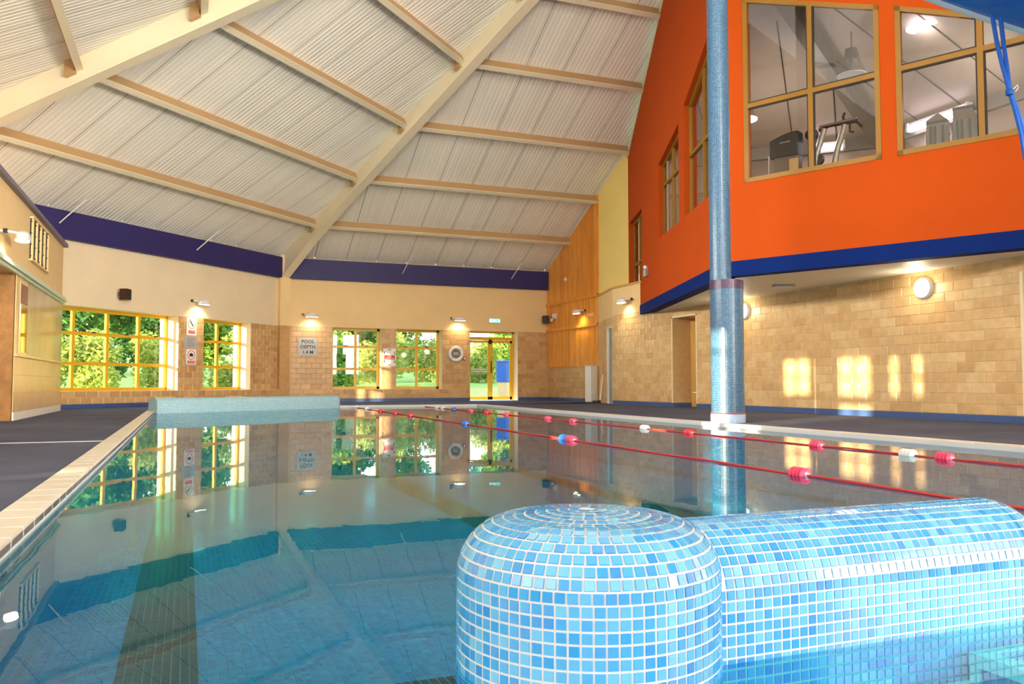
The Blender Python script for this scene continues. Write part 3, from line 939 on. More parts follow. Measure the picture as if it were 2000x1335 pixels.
cv.add([(13, 12.6, 5.30), (9.9, 15.7, 5.30), (9.83, 15.63, 5.30), (12.93, 12.53, 5.30), (13, 12.6, 5.55), (9.9, 15.7, 5.55), (9.83, 15.63, 5.55), (12.93, 12.53, 5.55)], [(0, 1, 2, 3), (3, 2, 6, 7), (4, 5, 6, 7)])
clip_gym(cv.build('eaves_trim', M['mid_grey'], gceil, fix=False))
gf = MB().prism_z([(AP.x + .25, AP.y + .02), (AP.x + FD.x * 5.7 + .2, AP.y + FD.y * 5.7), (13, 3.5), (13, 12.6), (9.9, 15.7)], 2.53, 2.56)
tag(gf.build('floor_gym', M['dark_grey']), 'dark floor of the raised gym', 'floor', kind='structure')

# west block (L): changing rooms with cream fascia
lb = wall_mesh('wall_west_block', (-2.4, 0), (0, 1), 7.0, 19.15, 0, 3.36, [(7.0, 14.24, 0, 2.2, 2.2)], .3, [M['cream'], M['panel_cream'], M['panel_cream']], 2.25, 'low block at the left with cream fascia above pale panels')
bk = MB()
bk.box(-XW - 5.6 - 2.4 + 2.4 + XW - .0, 0, 0, 0, 0, 0) if False else None
q = MB()
q.poly([(-2.4, 19.15, 0), (XW, 19.15, 0), (XW, 19.15, 3.36), (-2.4, 19.15, 3.36)])
q.poly([(-2.4, 7.0, 0), (XW, 7.0, 0), (XW, 7.0, 3.36), (-2.4, 7.0, 3.36)])
q.box(XW, -2.4, 7.0, 19.15, 3.30, 3.36)
tag(q.build('wall_block_return', M['cream'], fix=False), 'cream end walls and top of the low changing block', 'wall', kind='structure')
tag(MB().box(-2.72, -2.32, 6.9, 19.22, 3.36, 3.43).build('trim_parapet', plain('mauve_capping', (120, 112, 128), .5)), 'mauve-grey metal capping on the low block at the left', 'capping', kind='structure')
mo = MB()
for i, (zz, d) in enumerate(((2.20, .05), (2.25, .085), (2.30, .055))):
    mo.box(7.0, 19.18, -d, 0, zz - .022, zz + .022)
mo.build('moulding', M['pale_green'], lb)
# lining boards over the window band, tiles below
for i in range(14):
    a = 14.2 + .92 + i * (19.13 - 15.12) / 14
    MB().box(a, a + (19.13 - 15.12) / 14 - .008, -.014, 0, 1.0, 2.18).build('wall_panel', M['panel_sheen'], lb)
MB().box(14.2, 15.11, -.014, 0, 2.13, 2.18).box(14.2, 14.42, -.014, 0, 1.0, 2.13).box(15.06, 15.11, -.014, 0, 1.0, 2.13).build('hatch_surround', M['panel_cream'], lb)
MB().box(14.18, 19.15, -.05, 0, .96, 1.0).build('dado_rail', M['panel_cream'], lb)
for r in range(3):
    for c in range(5):
        a = 14.18 + c * .994
        MB().box(a + .004, a + .988, -.012, 0, .13 + r * .277, .13 + (r + 1) * .277 - .014).build('dado_panel', M['panel_cream'], lb)
MB().box(14.18, 19.16, -.025, 0, 0, .12).build('skirting', M['white'], lb)
hatch = thing('glazed_notice', 'tall narrow glazed notice case with dark red head in the left panelling', 'notice case', (-2.4, 14.74, 0), pi / 2)
MB().box(-.31, .31, -.03, -.016, 1.0, 2.12).build('frame', M['panel_cream'], hatch)
MB().box(-.27, .27, -.036, -.03, 1.78, 2.08).build('header', plain('dark_red_panel', (120, 30, 34), .25), hatch)
n_ = NT('mirror_glass'); n_.bsdf(lin((186, 170, 130)), .05, metallic=.85)
MB().box(-.27, .27, -.036, -.03, 1.03, 1.76).build('glass_front', n_.m, hatch)
gr = thing('ventilation_grille', 'dark louvred ventilation grille with upright bars in the cream fascia', 'grille', (-2.4, 16.1, 2.9), pi / 2)
MB().box(-.85, .85, -.02, -.002, -.33, .33).build('backing', M['gasket'], gr)
for i in range(5):
    x = -.85 + .04 + i * 1.62 / 4
    MB().box(x - .03, x + .03, -.05, -.02, -.33, .33).build('bar', M['cream'], gr)
for i in range(4):
    z = -.28 + i * .187
    MB().box(-.85, .85, -.032, -.02, z - .008, z + .008).build('louvre', M['brown'], gr)
MB().box(-.88, .88, -.055, 0, .33, .36).box(-.88, .88, -.055, 0, -.36, -.33).build('frame', M['cream'], gr)
# recess left of the panels
rc = wall_mesh('wall_recess', (-2.95, 0), (0, 1), 7.0, 14.18, 0, 2.25, [], .1, [M['grout_tan'], M['grout_tan']], None, 'rough brown stone wall set back at the left edge')
lay_tiles(tile_rects(12.9, 14.18, .1, 2.2, [], tw=.34, th=.21), rc, M['stone_brown'], lambda r: r[0], thick=.03, name='stone')
MB().box(12.9, 14.18, -.035, 0, 0, .1).build('skirting', M['blue_band'], rc)
tag(MB().box(-2.95, -2.41, 14.17, 14.235, 0, 2.2).build('wall_recess_return', M['stone_brown']), 'stone return beside the pale panels', 'wall', kind='structure')
dl = thing('door_4', 'pale green door edge at the far left of the recess', 'door', (-2.92, 12.55, 0), pi / 2, kind='structure')
MB().box(-.45, .36, -.06, 0, 0, 1.9).build('door_leaf', M['pale_green'], dl)
MB().box(.24, .27, -.12, -.06, .85, .95).build('door_handle', M['steel'], dl)

light('porch_light', 'POINT', (-2.62, 12.4, 1.9), 14, (1.0, .85, .6), shadow_soft_size=.1)  # lamp added to lift the dark recess, no fitting there
# west and south walls behind the camera, with the windows the low sun comes through
# local x of the west wall = +Y
wW = [(.95, 1.18, 1.75, 2.45, 2.45), (1.42, 1.66, 1.75, 2.45, 2.45), (2.0, 2.82, 1.75, 2.45, 2.45), (2.0, 2.82, 1.0, 1.62, 1.62), (2.90, 3.38, .05, 2.45, 2.45), (3.46, 4.25, 1.75, 2.45, 2.45)]
wall_mesh('wall_west', (XW, 0), (0, 1), -6, 17.3, 0, 4.36, wW, .3, [M['cream'], M['grout_tan'], M['white']], ZT, 'west wall with the windows the evening sun shines through')
for i, h in enumerate(wW):
    window('window_%d' % (10 + i), ['slimmest high west window', 'second slim high west window', 'broad high west window', 'broad low west window', 'tall glazed west door light', 'last broad high west window'][i], (XW, 0), (0, 1), h[0], h[1], h[2], h[3], h[4], [(h[0] + h[1]) / 2] if h[1] - h[0] > .6 else [], [2.1] if h[3] > 2 else [], .05, .1, .06, M['yellow_frame'], M['glass'])
wall_mesh('wall_south', (0, -6), (-1, 0), -14, 5.6, 0, 13, [(-9.5, 4.5, .3, 5.0, 5.0)], .3, [M['cream'], M['grout_tan'], M['white']], ZT, 'south wall behind the camera with a wide glazed opening')
window('window_16', 'wide glazed opening behind the camera', (0, -6), (-1, 0), -9.5, 4.5, .3, 5.0, 5.0, [-7.5, -5.5, -3.5, -1.5, .5, 2.5], [2.4], .08, .1, .07, M['yellow_frame'], M['glass'])
# east closing wall above the tiled wall, far right
# ---------------------------------------------------------------- roof
def roof_plane(name, label, o, right, ulo, uhi, run_of_u, sheet_w, ribs, purlins, hipclip):
    """o: eaves start, right: along eaves, inward = right rotated +90deg to the room; sheet lines run up the slope"""
    R = Vector((right[0], right[1], 0)); I = Vector((right[1], -right[0], 0))
    root = MB()
    def pt(u, r, dz=0): 
        p = o + R * u + I * r
        return (p.x, p.y, Z0 + SL * r + dz)
    # backing deck just above the sheets
    n = int((uhi - ulo) / 1.0) + 1
    us = [ulo + (uhi - ulo) * i / n for i in range(n + 1)]
    for a, b in zip(us[:-1], us[1:]):
        root.poly([pt(a, run_of_u(a)[0], .12), pt(b, run_of_u(b)[0], .12), pt(b, run_of_u(b)[1], .12), pt(a, run_of_u(a)[1], .12)])
    ro = root.build(name, M['gasket'], fix=False)
    tag(ro, label, 'ceiling', kind='structure')
    u = ulo
    while u < uhi - .05:
        w = min(sheet_w, uhi - u) - .012
        m = MB()
        prof = []
        k = ribs
        for i in range(k):
            a = w * i / k
            s_ = w / k
            prof += [(a, 0), (a + s_ * .55, 0), (a + s_ * .68, .009), (a + s_ * .88, .009)]
        prof += [(w, 0)]
        pr = [(u + a, h) for a, h in prof]
        for (a, ha), (b, hb_) in zip(pr[:-1], pr[1:]):
            ra, rb = run_of_u(a), run_of_u(b)
            if ra[1] - ra[0] < .02 and rb[1] - rb[0] < .02: continue
            m.poly([pt(a, ra[0], ha), pt(b, rb[0], hb_), pt(b, rb[1], hb_), pt(a, ra[1], ha)])
        if m.v: m.build('roof_sheet', M['sheet'], ro, fix=False)
        u += sheet_w
    dn = Vector((-I.x * SL, -I.y * SL, 1)).normalized() * -1
    up_ = I + Vector((0, 0, SL)); up_.normalize()
    for r in purlins:
        a, b = hipclip(r)
        q = MB()
        A0 = Vector(pt(a, r)); B0 = Vector(pt(b, r))
        h, w = .21, .05
        fl_ = .018
        q.add([A0 - up_ * w, A0 + up_ * w, A0 + up_ * w + dn * h, A0 - up_ * w + dn * h, B0 - up_ * w, B0 + up_ * w, B0 + up_ * w + dn * h, B0 - up_ * w + dn * h],
              [(0, 1, 2, 3), (4, 7, 6, 5), (0, 3, 7, 4), (1, 5, 6, 2), (3, 2, 6, 7), (0, 4, 5, 1)])
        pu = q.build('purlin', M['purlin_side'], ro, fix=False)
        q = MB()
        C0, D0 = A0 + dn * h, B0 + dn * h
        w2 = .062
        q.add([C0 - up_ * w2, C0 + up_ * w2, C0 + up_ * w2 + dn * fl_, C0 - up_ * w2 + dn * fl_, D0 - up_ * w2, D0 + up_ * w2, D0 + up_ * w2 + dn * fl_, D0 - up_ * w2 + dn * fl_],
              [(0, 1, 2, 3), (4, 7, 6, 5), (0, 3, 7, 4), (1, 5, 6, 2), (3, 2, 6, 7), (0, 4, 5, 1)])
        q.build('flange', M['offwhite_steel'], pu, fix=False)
    return ro
T8 = tan(radians(22.5))
RUNMAX = (CTR - Vector((XW, CTR.y, 0))).x
PUR = [1.72, 3.63, 5.60, 7.60, 9.55]
side = 2 * RUNMAX * T8
# B: eaves from K along +X; inward is -Y. u from 0
def runB(u):
    if u < 0: return (0, 0)
    r = u / T8
    return (-.1, max(-.1, min(RUNMAX, r, (side - u) / T8)))
def gx(y): return AP.x + (y - AP.y) * GD.x / GD.y
def clipB(r):
    yy = YB - r
    xe = min(XC, gx(yy) if yy < 20.3 else XC)
    return (r * T8, xe - K.x)
roofB = roof_plane('ceiling', 'north roof slope of ivory ribbed sheets over the exit door', K, (1, 0), 0.0, side, runB, .95, 9, PUR, clipB)
def runA(u):
    r = (u + side) / T8
    return (-.1, max(-.1, min(RUNMAX, -u / T8, r)))
def clipA(r): return (-side + r * T8, -r * T8)
roofA = roof_plane('ceiling_northwest', 'north-west roof slope of ivory ribbed sheets over the two windows', K, RA, -side, 0.0, runA, .95, 9, PUR, clipA)
# W: eaves along Y at XW, right = +Y ; u = Y - K2.y ; inward +X
def runW(u):
    r = -u / T8 if u > -side / 2 else RUNMAX
    return (-.1, max(-.1, min(RUNMAX, r)))
def clipW(r): return (-23.3, -r * T8)
roofW = roof_plane('ceiling_west', 'west roof slope of ivory ribbed sheets above the low block', K2, (0, 1), -23.3, 0.0, runW, .95, 9, PUR, clipW)
# closing slope to the east of the ridge (hidden behind the orange gym)
qe = MB().poly([(CTR.x, -6, Z0 + SL * RUNMAX), (CTR.x, CTR.y, Z0 + SL * RUNMAX), (16, CTR.y, Z0 + SL * RUNMAX - SL * 7.6), (16, -6, Z0 + SL * RUNMAX - SL * 7.6)])
qe.poly([(CTR.x, CTR.y, Z0 + SL * RUNMAX), (14.15, YB, Z0), (22.2, 17.3, Z0), (16, CTR.y, Z0 + SL * RUNMAX - SL * 7.6)])
tag(qe.build('ceiling_east', M['sheet'], fix=False), 'east roof slope over the gym side', 'ceiling', kind='structure')

def hip(name, label, base, hd):
    """hip rafter: web, bottom flange; hd horizontal direction (unit) towards the apex; run grows by .9239 per metre"""
    hd = Vector((hd[0], hd[1], 0)).normalized()
    sd = Vector((hd.y, -hd.x, 0))
    root = thing(name, label, 'roof beam', (base.x, base.y, 0), 0, kind='structure')
    def P_(t, s_, dz): 
        p = hd * t + sd * s_
        return (p.x, p.y, Z0 + SL * .9239 * t + dz)
    T = RUNMAX / .9239
    w = MB(); fl2 = MB()
    prof = [(0.0, .70), (1.7, .52), (3.0, .46), (T, .46)]
    for (t0, d0), (t1, d1_) in zip(prof[:-1], prof[1:]):
        for s_ in (-.06, .06):
            w.poly([P_(t0, s_, -d0), P_(t1, s_, -d1_), P_(t1, s_, .0), P_(t0, s_, .0)])
        fl2.add([P_(t0, -.13, -d0), P_(t0, .13, -d0), P_(t1, .13, -d1_), P_(t1, -.13, -d1_), P_(t0, -.13, -d0 - .04), P_(t0, .13, -d0 - .04), P_(t1, .13, -d1_ - .04), P_(t1, -.13, -d1_ - .04)],
                [(0, 1, 2, 3), (7, 6, 5, 4), (0, 3, 7, 4), (1, 5, 6, 2), (0, 4, 5, 1)])
    w.build('web', M['offwhite_steel'], root, fix=False)
    fl2.build('flange', M['offwhite_steel'], root, fix=False)
    for t in (1.55,):
        MB().add([P_(t, -.06, -.46), P_(t, -.13, -.46), P_(t, -.13, -.12), P_(t, -.06, -.12), P_(t + .02, -.06, -.46), P_(t + .02, -.13, -.46), P_(t + .02, -.13, -.12), P_(t + .02, -.06, -.12)],
                 [(0, 1, 2, 3), (4, 7, 6, 5), (0, 4, 5, 1), (1, 5, 6, 2), (2, 6, 7, 3)]).build('stiffener', M['offwhite_steel'], root, fix=False)
    for r in PUR:
        t = r / .9239
        for s_ in (-1, 1):
            MB().add([P_(t - .08, .06 * s_, -.3), P_(t + .08, .06 * s_, -.3), P_(t + .08, .16 * s_, -.3), P_(t - .08, .16 * s_, -.3), P_(t - .08, .06 * s_, -.02), P_(t + .08, .06 * s_, -.02), P_(t + .08, .16 * s_, -.02), P_(t - .08, .16 * s_, -.02)],
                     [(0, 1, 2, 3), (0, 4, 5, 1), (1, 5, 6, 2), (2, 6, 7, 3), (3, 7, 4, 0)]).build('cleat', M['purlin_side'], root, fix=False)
    return root
hip('roof_beam', 'long white hip beam rising from the corner post to the top of the frame', K, (.3827, -.9239))
hip('roof_beam', 'thick white hip beam crossing the upper left corner of the ceiling', K2, (.9239, -.3827))

for (wl, u) in ((wallA, -7.55), (wallA, -3.6)):
    MB().tube([(u, -.17, 4.0), (u + .18, -.75, 4.50)], .014, 6).build('tie_rod', M['white'], wl)
for u in (6.26, 9.93):
    MB().tube([(u, -.17, 4.0), (u + .14, -.75, 4.48)], .014, 6).build('tie_rod', M['white'], wallB)

# ---------------------------------------------------------------- mosaic column
def cyl_uv(m, cx, cy, r, z0, z1, seg=40, mi=0, cap=True):
    for k in range(seg):
        a0, a1 = 2 * pi * k / seg, 2 * pi * (k + 1) / seg
        uvquad(m, [(cx + r * cos(a0), cy + r * sin(a0), z0), (cx + r * cos(a1), cy + r * sin(a1), z0), (cx + r * cos(a1), cy + r * sin(a1), z1), (cx + r * cos(a0), cy + r * sin(a0), z1)],
               [(a0 * r, z0), (a1 * r, z0), (a1 * r, z1), (a0 * r, z1)], mi)
    if cap:
        pts = [(cx + r * cos(2 * pi * k / seg), cy + r * sin(2 * pi * k / seg), z1) for k in range(seg)]
        uvquad(m, pts, [(p[0], p[1]) for p in pts], mi)
colx, coly = 7.23, 9.915
column = thing('mosaic_column', 'tall round blue mosaic column at the right edge of the pool', 'column', (colx, coly, 0), kind='structure')
for nm, r, z0_, z1_, dx, dy, mt in (('shaft', .235, .12, 1.90, 0, 0, 'mosaic_column'), ('collar', .238, 1.90, 2.03, 0, 0, 'mosaic_collar'), ('upper_shaft', .152, 2.03, 10.6, -.077, .030, 'mosaic_column')):
    m = buv(); cyl_uv(m, dx, dy, r, z0_, z1_); finish_uv(m, nm, M[mt], column, smooth=True)
MB().lathe([(.245, 0), (.245, .11), (.238, .12)], 40).build('base_ring', plain('pale_blue_ring', (150, 176, 210), .3), column, smooth=True)
MB().lathe([(.243, .125), (.243, .14)], 40).build('red_line', M['rope_red'], column, smooth=True)

# ---------------------------------------------------------------- near mosaic feature: drum and round-topped wall
DC = Vector((.816, 1.627)); DR = .281; DTOP = .264; ER = .12
feat = thing('mosaic_seat_wall', 'blue mosaic drum and round-topped wall rising from the water in the foreground', 'pool wall', (DC.x, DC.y, 0))
body = MB()
prof = [(DR, PF), (DR, DTOP - ER)]
for i in range(1, 9):
    t = i / 8 * pi / 2
    prof.append((DR - ER + ER * cos(t), DTOP - ER + ER * sin(t)))
for i in range(1, 5):
    r = (DR - ER) * (1 - i / 4)
    prof.append((max(r, .0), DTOP + .014 * (1 - (r / (DR - ER)) ** 2)))
body.lathe(prof, 64)
body.build('drum', M['grout_white'], feat, smooth=True)
WY, WR, WTOP, WX1 = 0.005, .150, .240, 1.18
wb = MB()
def wall_section(x, sc=1.0):
    pts = [(x, WY - WR, PF), (x, WY - WR, WTOP - WR)]
    for i in range(1, 16):
        t = i / 16 * pi
        pts.append((x, WY - WR * cos(t), WTOP - WR + WR * sin(t)))
    pts += [(x, WY + WR, WTOP - WR), (x, WY + WR, PF)]
    return pts
secs = [wall_section(.05), wall_section(WX1)]
n = len(secs[0])
wb.v = secs[0] + secs[1]
for i in range(n - 1):
    wb.f.append((i, i + 1, n + i + 1, n + i)); wb.mi.append(0)
wb.build('wall_body', M['grout_white'], feat, smooth=True)
ec = MB()
pe = [(WR, PF), (WR, WTOP - WR)] + [(WR * cos(i / 10 * pi / 2), WTOP - WR + WR * sin(i / 10 * pi / 2)) for i in range(1, 11)]
ec.lathe(pe, 40, c=(WX1, WY, 0))
ec.build('rounded_end', M['grout_white'], feat, smooth=True)
TP = .0238
tiles = []   # (centre, tangent, up, normal, w, h)
def drum_rows():
    rows = []
    z = DTOP - ER
    s_ = TP / 2
    arc = []
    # side rows downward
    k = 0
    while z - (k + .5) * TP > -.32:
        rows.append((DR, z - (k + .5) * TP, 0.0)); k += 1
    a = TP / 2
    while a < ER * pi / 2:
        t = a / ER
        rows.append((DR - ER + ER * cos(t), DTOP - ER + ER * sin(t), t)); a += TP
    r = DR - ER - (a - ER * pi / 2)
    while r > .008:
        rows.append((r, DTOP + .014 * (1 - (r / (DR - ER)) ** 2), pi / 2)); r -= TP
    return rows
for (r, z, t) in drum_rows():
    nk = max(3, int(round(2 * pi * r / TP)))
    ph = random.random() * 6 if t > .01 else 0.0
    for k in range(nk):
        a = 2 * pi * k / nk + ph
        x_, y_ = r * cos(a), r * sin(a)
        if x_ > .10 and abs(y_ - WY) < WR + .004:
            zz = WTOP - WR + (sqrt(max(0, WR * WR - (y_ - WY) ** 2)) if abs(y_ - WY) < WR else 0)
            if z < zz + .002 and x_ < 2: continue
        if y_ > .12 and t < .9: continue
        nrm = Vector((cos(a) * cos(t), sin(a) * cos(t), sin(t)))
        tg = Vector((-sin(a), cos(a), 0))
        tiles.append((Vector((x_, y_, z)), tg, nrm.cross(tg), nrm, 2 * pi * r / nk, TP))
def inside_drum(p):
    r = hypot(p.x, p.y)
    if r >= DR: return False
    zt_ = DTOP - ER + sqrt(max(0, ER * ER - max(0, r - (DR - ER)) ** 2)) if r > DR - ER else DTOP
    return p.z < zt_ + .001
x_ = .10
sects = []
k = 0
zc = WTOP - WR
while zc - (k + .5) * TP > -.32:
    sects.append((WY - WR, zc - (k + .5) * TP, 0.0)); k += 1
a = TP / 2
while a < WR * pi * .72:
    t = a / WR
    sects.append((WY - WR * cos(t), zc + WR * sin(t), t)); a += TP
while x_ < WX1:
    for (yy, zz, t) in sects:
        p = Vector((x_, yy, zz))
        if inside_drum(p): continue
        nrm = Vector((0, -cos(t), sin(t)))
        tiles.append((p, Vector((1, 0, 0)), nrm.cross(Vector((1, 0, 0))), nrm, TP, TP))
    x_ += TP
for (r, z, t) in [(WR, zz, 0.0) for (yy, zz, t) in sects if t == 0] + [(WR * cos(t), zc + WR * sin(t), t) for (yy, zz, t) in sects if 0 < t < 1.5]:
    nk = max(3, int(round(2 * pi * r / TP)))
    for k in range(nk):
        a = -pi / 2 + 2 * pi * k / nk
        if cos(a) < -.02: continue
        nrm = Vector((cos(a) * cos(t), sin(a) * cos(t), sin(t))); tg = Vector((-sin(a), cos(a), 0))
        tiles.append((Vector((WX1 + r * cos(a), WY + r * sin(a), z)), tg, nrm.cross(tg), nrm, 2 * pi * r / nk, TP))
def tile_size_seen(T):
    p = T[0] + Vector((DC.x, DC.y, 0))
    d = Vector((0, 0, .55)) - p
    vis = T[3].dot(d.normalized())
    if p.z < WZ or vis < .05: return 0
    dirv = Vector((p.x, p.y, 0)).normalized()
    if abs(math.degrees(atan2(p.x, p.y)) - 21.5) > 32 or p.z < -.04: return 0
    return vis / d.length_squared
tiles.sort(key=tile_size_seen, reverse=True)
ume = unit_tile(M['mosaic_tile'])
def tile_matrix(T):
    c, x_, z_, n_, w, h = T
    y_ = -n_
    z2 = x_.cross(y_)
    m3 = Matrix((x_ * (w - .0042), y_ * .0016, z2 * (h - .0042))).transposed()
    m4 = m3.to_4x4(); m4.translation = c
    return m4
for T in tiles[:300]:
    o = bpy.data.objects.new('mosaic_tile', ume)
    COL.objects.link(o); o.parent = feat
    o.matrix_local = tile_matrix(T)
fm = MB()
base_v = [v.co.copy() for v in ume.vertices]; base_f = [tuple(p.vertices) for p in ume.polygons]
for T in tiles[300:]:
    m4 = tile_matrix(T)
    fm.add([tuple(m4 @ v) for v in base_v], base_f)
tag(fm.build('mosaic_tile_field', M['mosaic_tile'], feat, fix=False), kind='stuff')

# submerged steps at the right of the seat wall
st = thing('pool_steps', 'submerged pale blue steps with white nosing beside the foreground mosaic wall', 'steps', (2.35, 1.2, 0))
m = buv()
def uvbox(m, x0, x1, y0, y1, z0, z1):
    uvquad(m, [(x0, y0, z1), (x1, y0, z1), (x1, y1, z1), (x0, y1, z1)], [(x0, y0), (x1, y0), (x1, y1), (x0, y1)])
    uvquad(m, [(x0, y0, z0), (x1, y0, z0), (x1, y0, z1), (x0, y0, z1)], [(x0, z0), (x1, z0), (x1, z1), (x0, z1)])
    uvquad(m, [(x0, y1, z0), (x0, y0, z0), (x0, y0, z1), (x0, y1, z1)], [(y1, z0), (y0, z0), (y0, z1), (y1, z1)])
uvbox(m, -.60, .9, -.9, .262, PF, -.09)
finish_uv(m, 'upper_step', M['mosaic_pool'], st)
m = buv(); uvbox(m, -.95, .9, -1.1, .262, PF, -.155); finish_uv(m, 'lower_step', M['mosaic_pool'], st)
MB().box(-.61, -.56, -.9, .261, -.115, -.085).box(-.56, .9, .235, .262, -.09, -.0855).box(-.608, -.598, .235, .261, -.155, -.116).build('nosing', M['white'], st)
MB().box(-.95, -.60, .245, .262, -.156, -.150).build('nosing', M['white'], st)

# ---------------------------------------------------------------- far mosaic wall
FA_, FB_ = Vector((-.60, 17.80)), Vector((3.46, 20.32))
fdv = FB_ - FA_; FL = fdv.length
fw_ = thing('mosaic_dividing_wall', 'long pale blue mosaic wall standing across the far left of the pool', 'pool wall', (FA_.x, FA_.y, 0), atan2(fdv.y, fdv.x))
m = buv()
FR, FT = .16, .27
sec = [(-FR, PF), (-FR, FT - .11)]
for i in range(1, 9):
    t = i / 8 * pi / 2
    sec.append((-FR + .11 - .11 * cos(t), FT - .11 + .11 * sin(t)))
sec += [(-y_, z_) for y_, z_ in reversed(sec)]
dist = [0]
for (p, q_) in zip(sec[:-1], sec[1:]): dist.append(dist[-1] + hypot(q_[0] - p[0], q_[1] - p[1]))
nx = 24
for i in range(nx):
    x0_, x1_ = (FL - FR) * i / nx, (FL - FR) * (i + 1) / nx
    for j in range(len(sec) - 1):
        (y0_, z0_), (y1_, z1_) = sec[j], sec[j + 1]
        uvquad(m, [(x0_, y0_, z0_), (x1_, y0_, z0_), (x1_, y1_, z1_), (x0_, y1_, z1_)], [(x0_, dist[j]), (x1_, dist[j]), (x1_, dist[j + 1]), (x0_, dist[j + 1])])
pts = [(0, y_, z_) for y_, z_ in sec]
uvquad(m, pts, [(p[1], p[2]) for p in pts])
finish_uv(m, 'wall_body', M['mosaic_far'], fw_, smooth=True)
m = buv()
half = sec[:len(sec) // 2]
seg = 16
prf = [(-y_, z_) for y_, z_ in half]
for k in range(seg):
    a0, a1 = -pi / 2 + pi * k / seg, -pi / 2 + pi * (k + 1) / seg
    for j in range(len(prf) - 1):
        (r0, z0_), (r1, z1_) = prf[j], prf[j + 1]
        c = FL - FR
        uvquad(m, [(c + r0 * cos(a0), r0 * sin(a0), z0_), (c + r0 * cos(a1), r0 * sin(a1), z0_), (c + r1 * cos(a1), r1 * sin(a1), z1_), (c + r1 * cos(a0), r1 * sin(a0), z1_)],
               [(a0 * FR, dist[j]), (a1 * FR, dist[j]), (a1 * FR, dist[j + 1]), (a0 * FR, dist[j + 1])])
    uvquad(m, [(FL - FR, 0, FT), (FL - FR + prf[-1][0] * cos(a0), prf[-1][0] * sin(a0), FT), (FL - FR + prf[-1][0] * cos(a1), prf[-1][0] * sin(a1), FT)], [(0, 0), (.01, 0), (.01, .01)])
finish_uv(m, 'rounded_end', M['mosaic_far'], fw_, smooth=True)

# ---------------------------------------------------------------- lane ropes and floats
def rope(label, p0, p1):
    pts = [Vector(p0).lerp(Vector(p1), i / 40) + Vector((0, 0, .004 * sin(i * 2.1))) for i in range(41)]
    o = MB().tube(pts, .009, 6).build('lane_rope', M['rope_red'], smooth=True)
    return tag(o, label, 'rope')
def x1(y_): return 5.545 + (y_ - 4.8) * .0098
def x2(y_): return 3.69 + (y_ - 4.3) * .0130
rope('red lane rope with the white and pink floats nearer the column', (x1(1.0), 1.0, WZ + .006), (x1(PY1 - .02), PY1 - .02, WZ + .006))
rope('red lane rope that passes behind the foreground mosaic wall', (x2(0.5), .5, WZ + .006), (x2(PY1 - .02), PY1 - .02, WZ + .006))
fproto = {}
def lane_float(colour, x_, y_, label, group):
    key = colour
    if key not in fproto:
        root = thing('lane_float', label, 'float', (0, 0, 0), 0, group)
        b = MB()
        prof = [(.012, -.068), (.03, -.066)]
        for i in range(4):
            c = -.05 + i * .0333
            prof += [(.034, c - .012), (.047, c - .005), (.047, c + .005), (.034, c + .012)]
        prof += [(.03, .066), (.012, .068)]
        b.lathe(prof, 18, axis='y')
        b.build('float_body', M[colour], root, smooth=True)
        MB().lathe([(.016, -.074), (.016, -.066)], 10, axis='y').lathe([(.016, .066), (.016, .074)], 10, axis='y').build('end_bush', M['white_plastic'], root)
        fproto[key] = root
        o = root
    else:
        o = copy_tree(fproto[key])
    o.location = (x_, y_, WZ + .006)
    o['label'] = label
    o['group'] = group
    return o
R1 = [('float_white', 22.0, 0), ('float_white', 19.4, 'pale float nearest the far end of the column-side rope'), ('float_white', 18.9, 'second pale float from the far end of the column-side rope'),
      ('float_blue', 18.0, 'small blue float on the far part of the column-side rope'), ('pink', 16.74, 'pink float just on this side of the small blue float'), ('float_red', 15.74, 'red float mirrored beside the door, between two pink ones'),
      ('pink', 14.58, 'pink float in front of the reflected right door leaf'), ('pink', 12.63, 'pink float in front of the reflected timber wall, farther one'), ('pink', 11.65, 'pink float in front of the reflected timber wall, nearer one'),
      ('float_white', 9.46, 'white float left of the mosaic column'), ('float_red', 8.41, 'red float just left of the mosaic column'), ('pink', 6.25, 'pink float right of the mosaic column'),
      ('float_white', 5.18, 'large white float between two pink floats at the right'), ('pink', 4.82, 'pink float nearest the right edge of the picture')]
for c, y_, lb_ in R1:
    if lb_: lane_float(c, x1(y_), y_, lb_, 'floats on the column-side lane rope')
R2 = [('float_white', 20.3, 'pale float beside the rounded end of the far mosaic wall'), ('float_white', 18.95, 'second pale float beyond the red ones on the left rope'), ('float_red', 17.44, 'farthest red float on the left rope'),
      ('float_red', 16.0, 'middle red float of three on the left rope'), ('float_red', 14.77, 'nearest red float of the three far ones on the left rope'), ('float_blue', 11.44, 'blue float below the reflected life ring'),
      ('float_blue', 7.98, 'blue float touching a pink one in mid pool'), ('pink', 7.80, 'pink float touching a blue one in mid pool'), ('pink', 4.31, 'large pink float nearest the foreground mosaic wall')]
for c, y_, lb_ in R2:
    lane_float(c, x2(y_), y_, lb_, 'floats on the left lane rope')

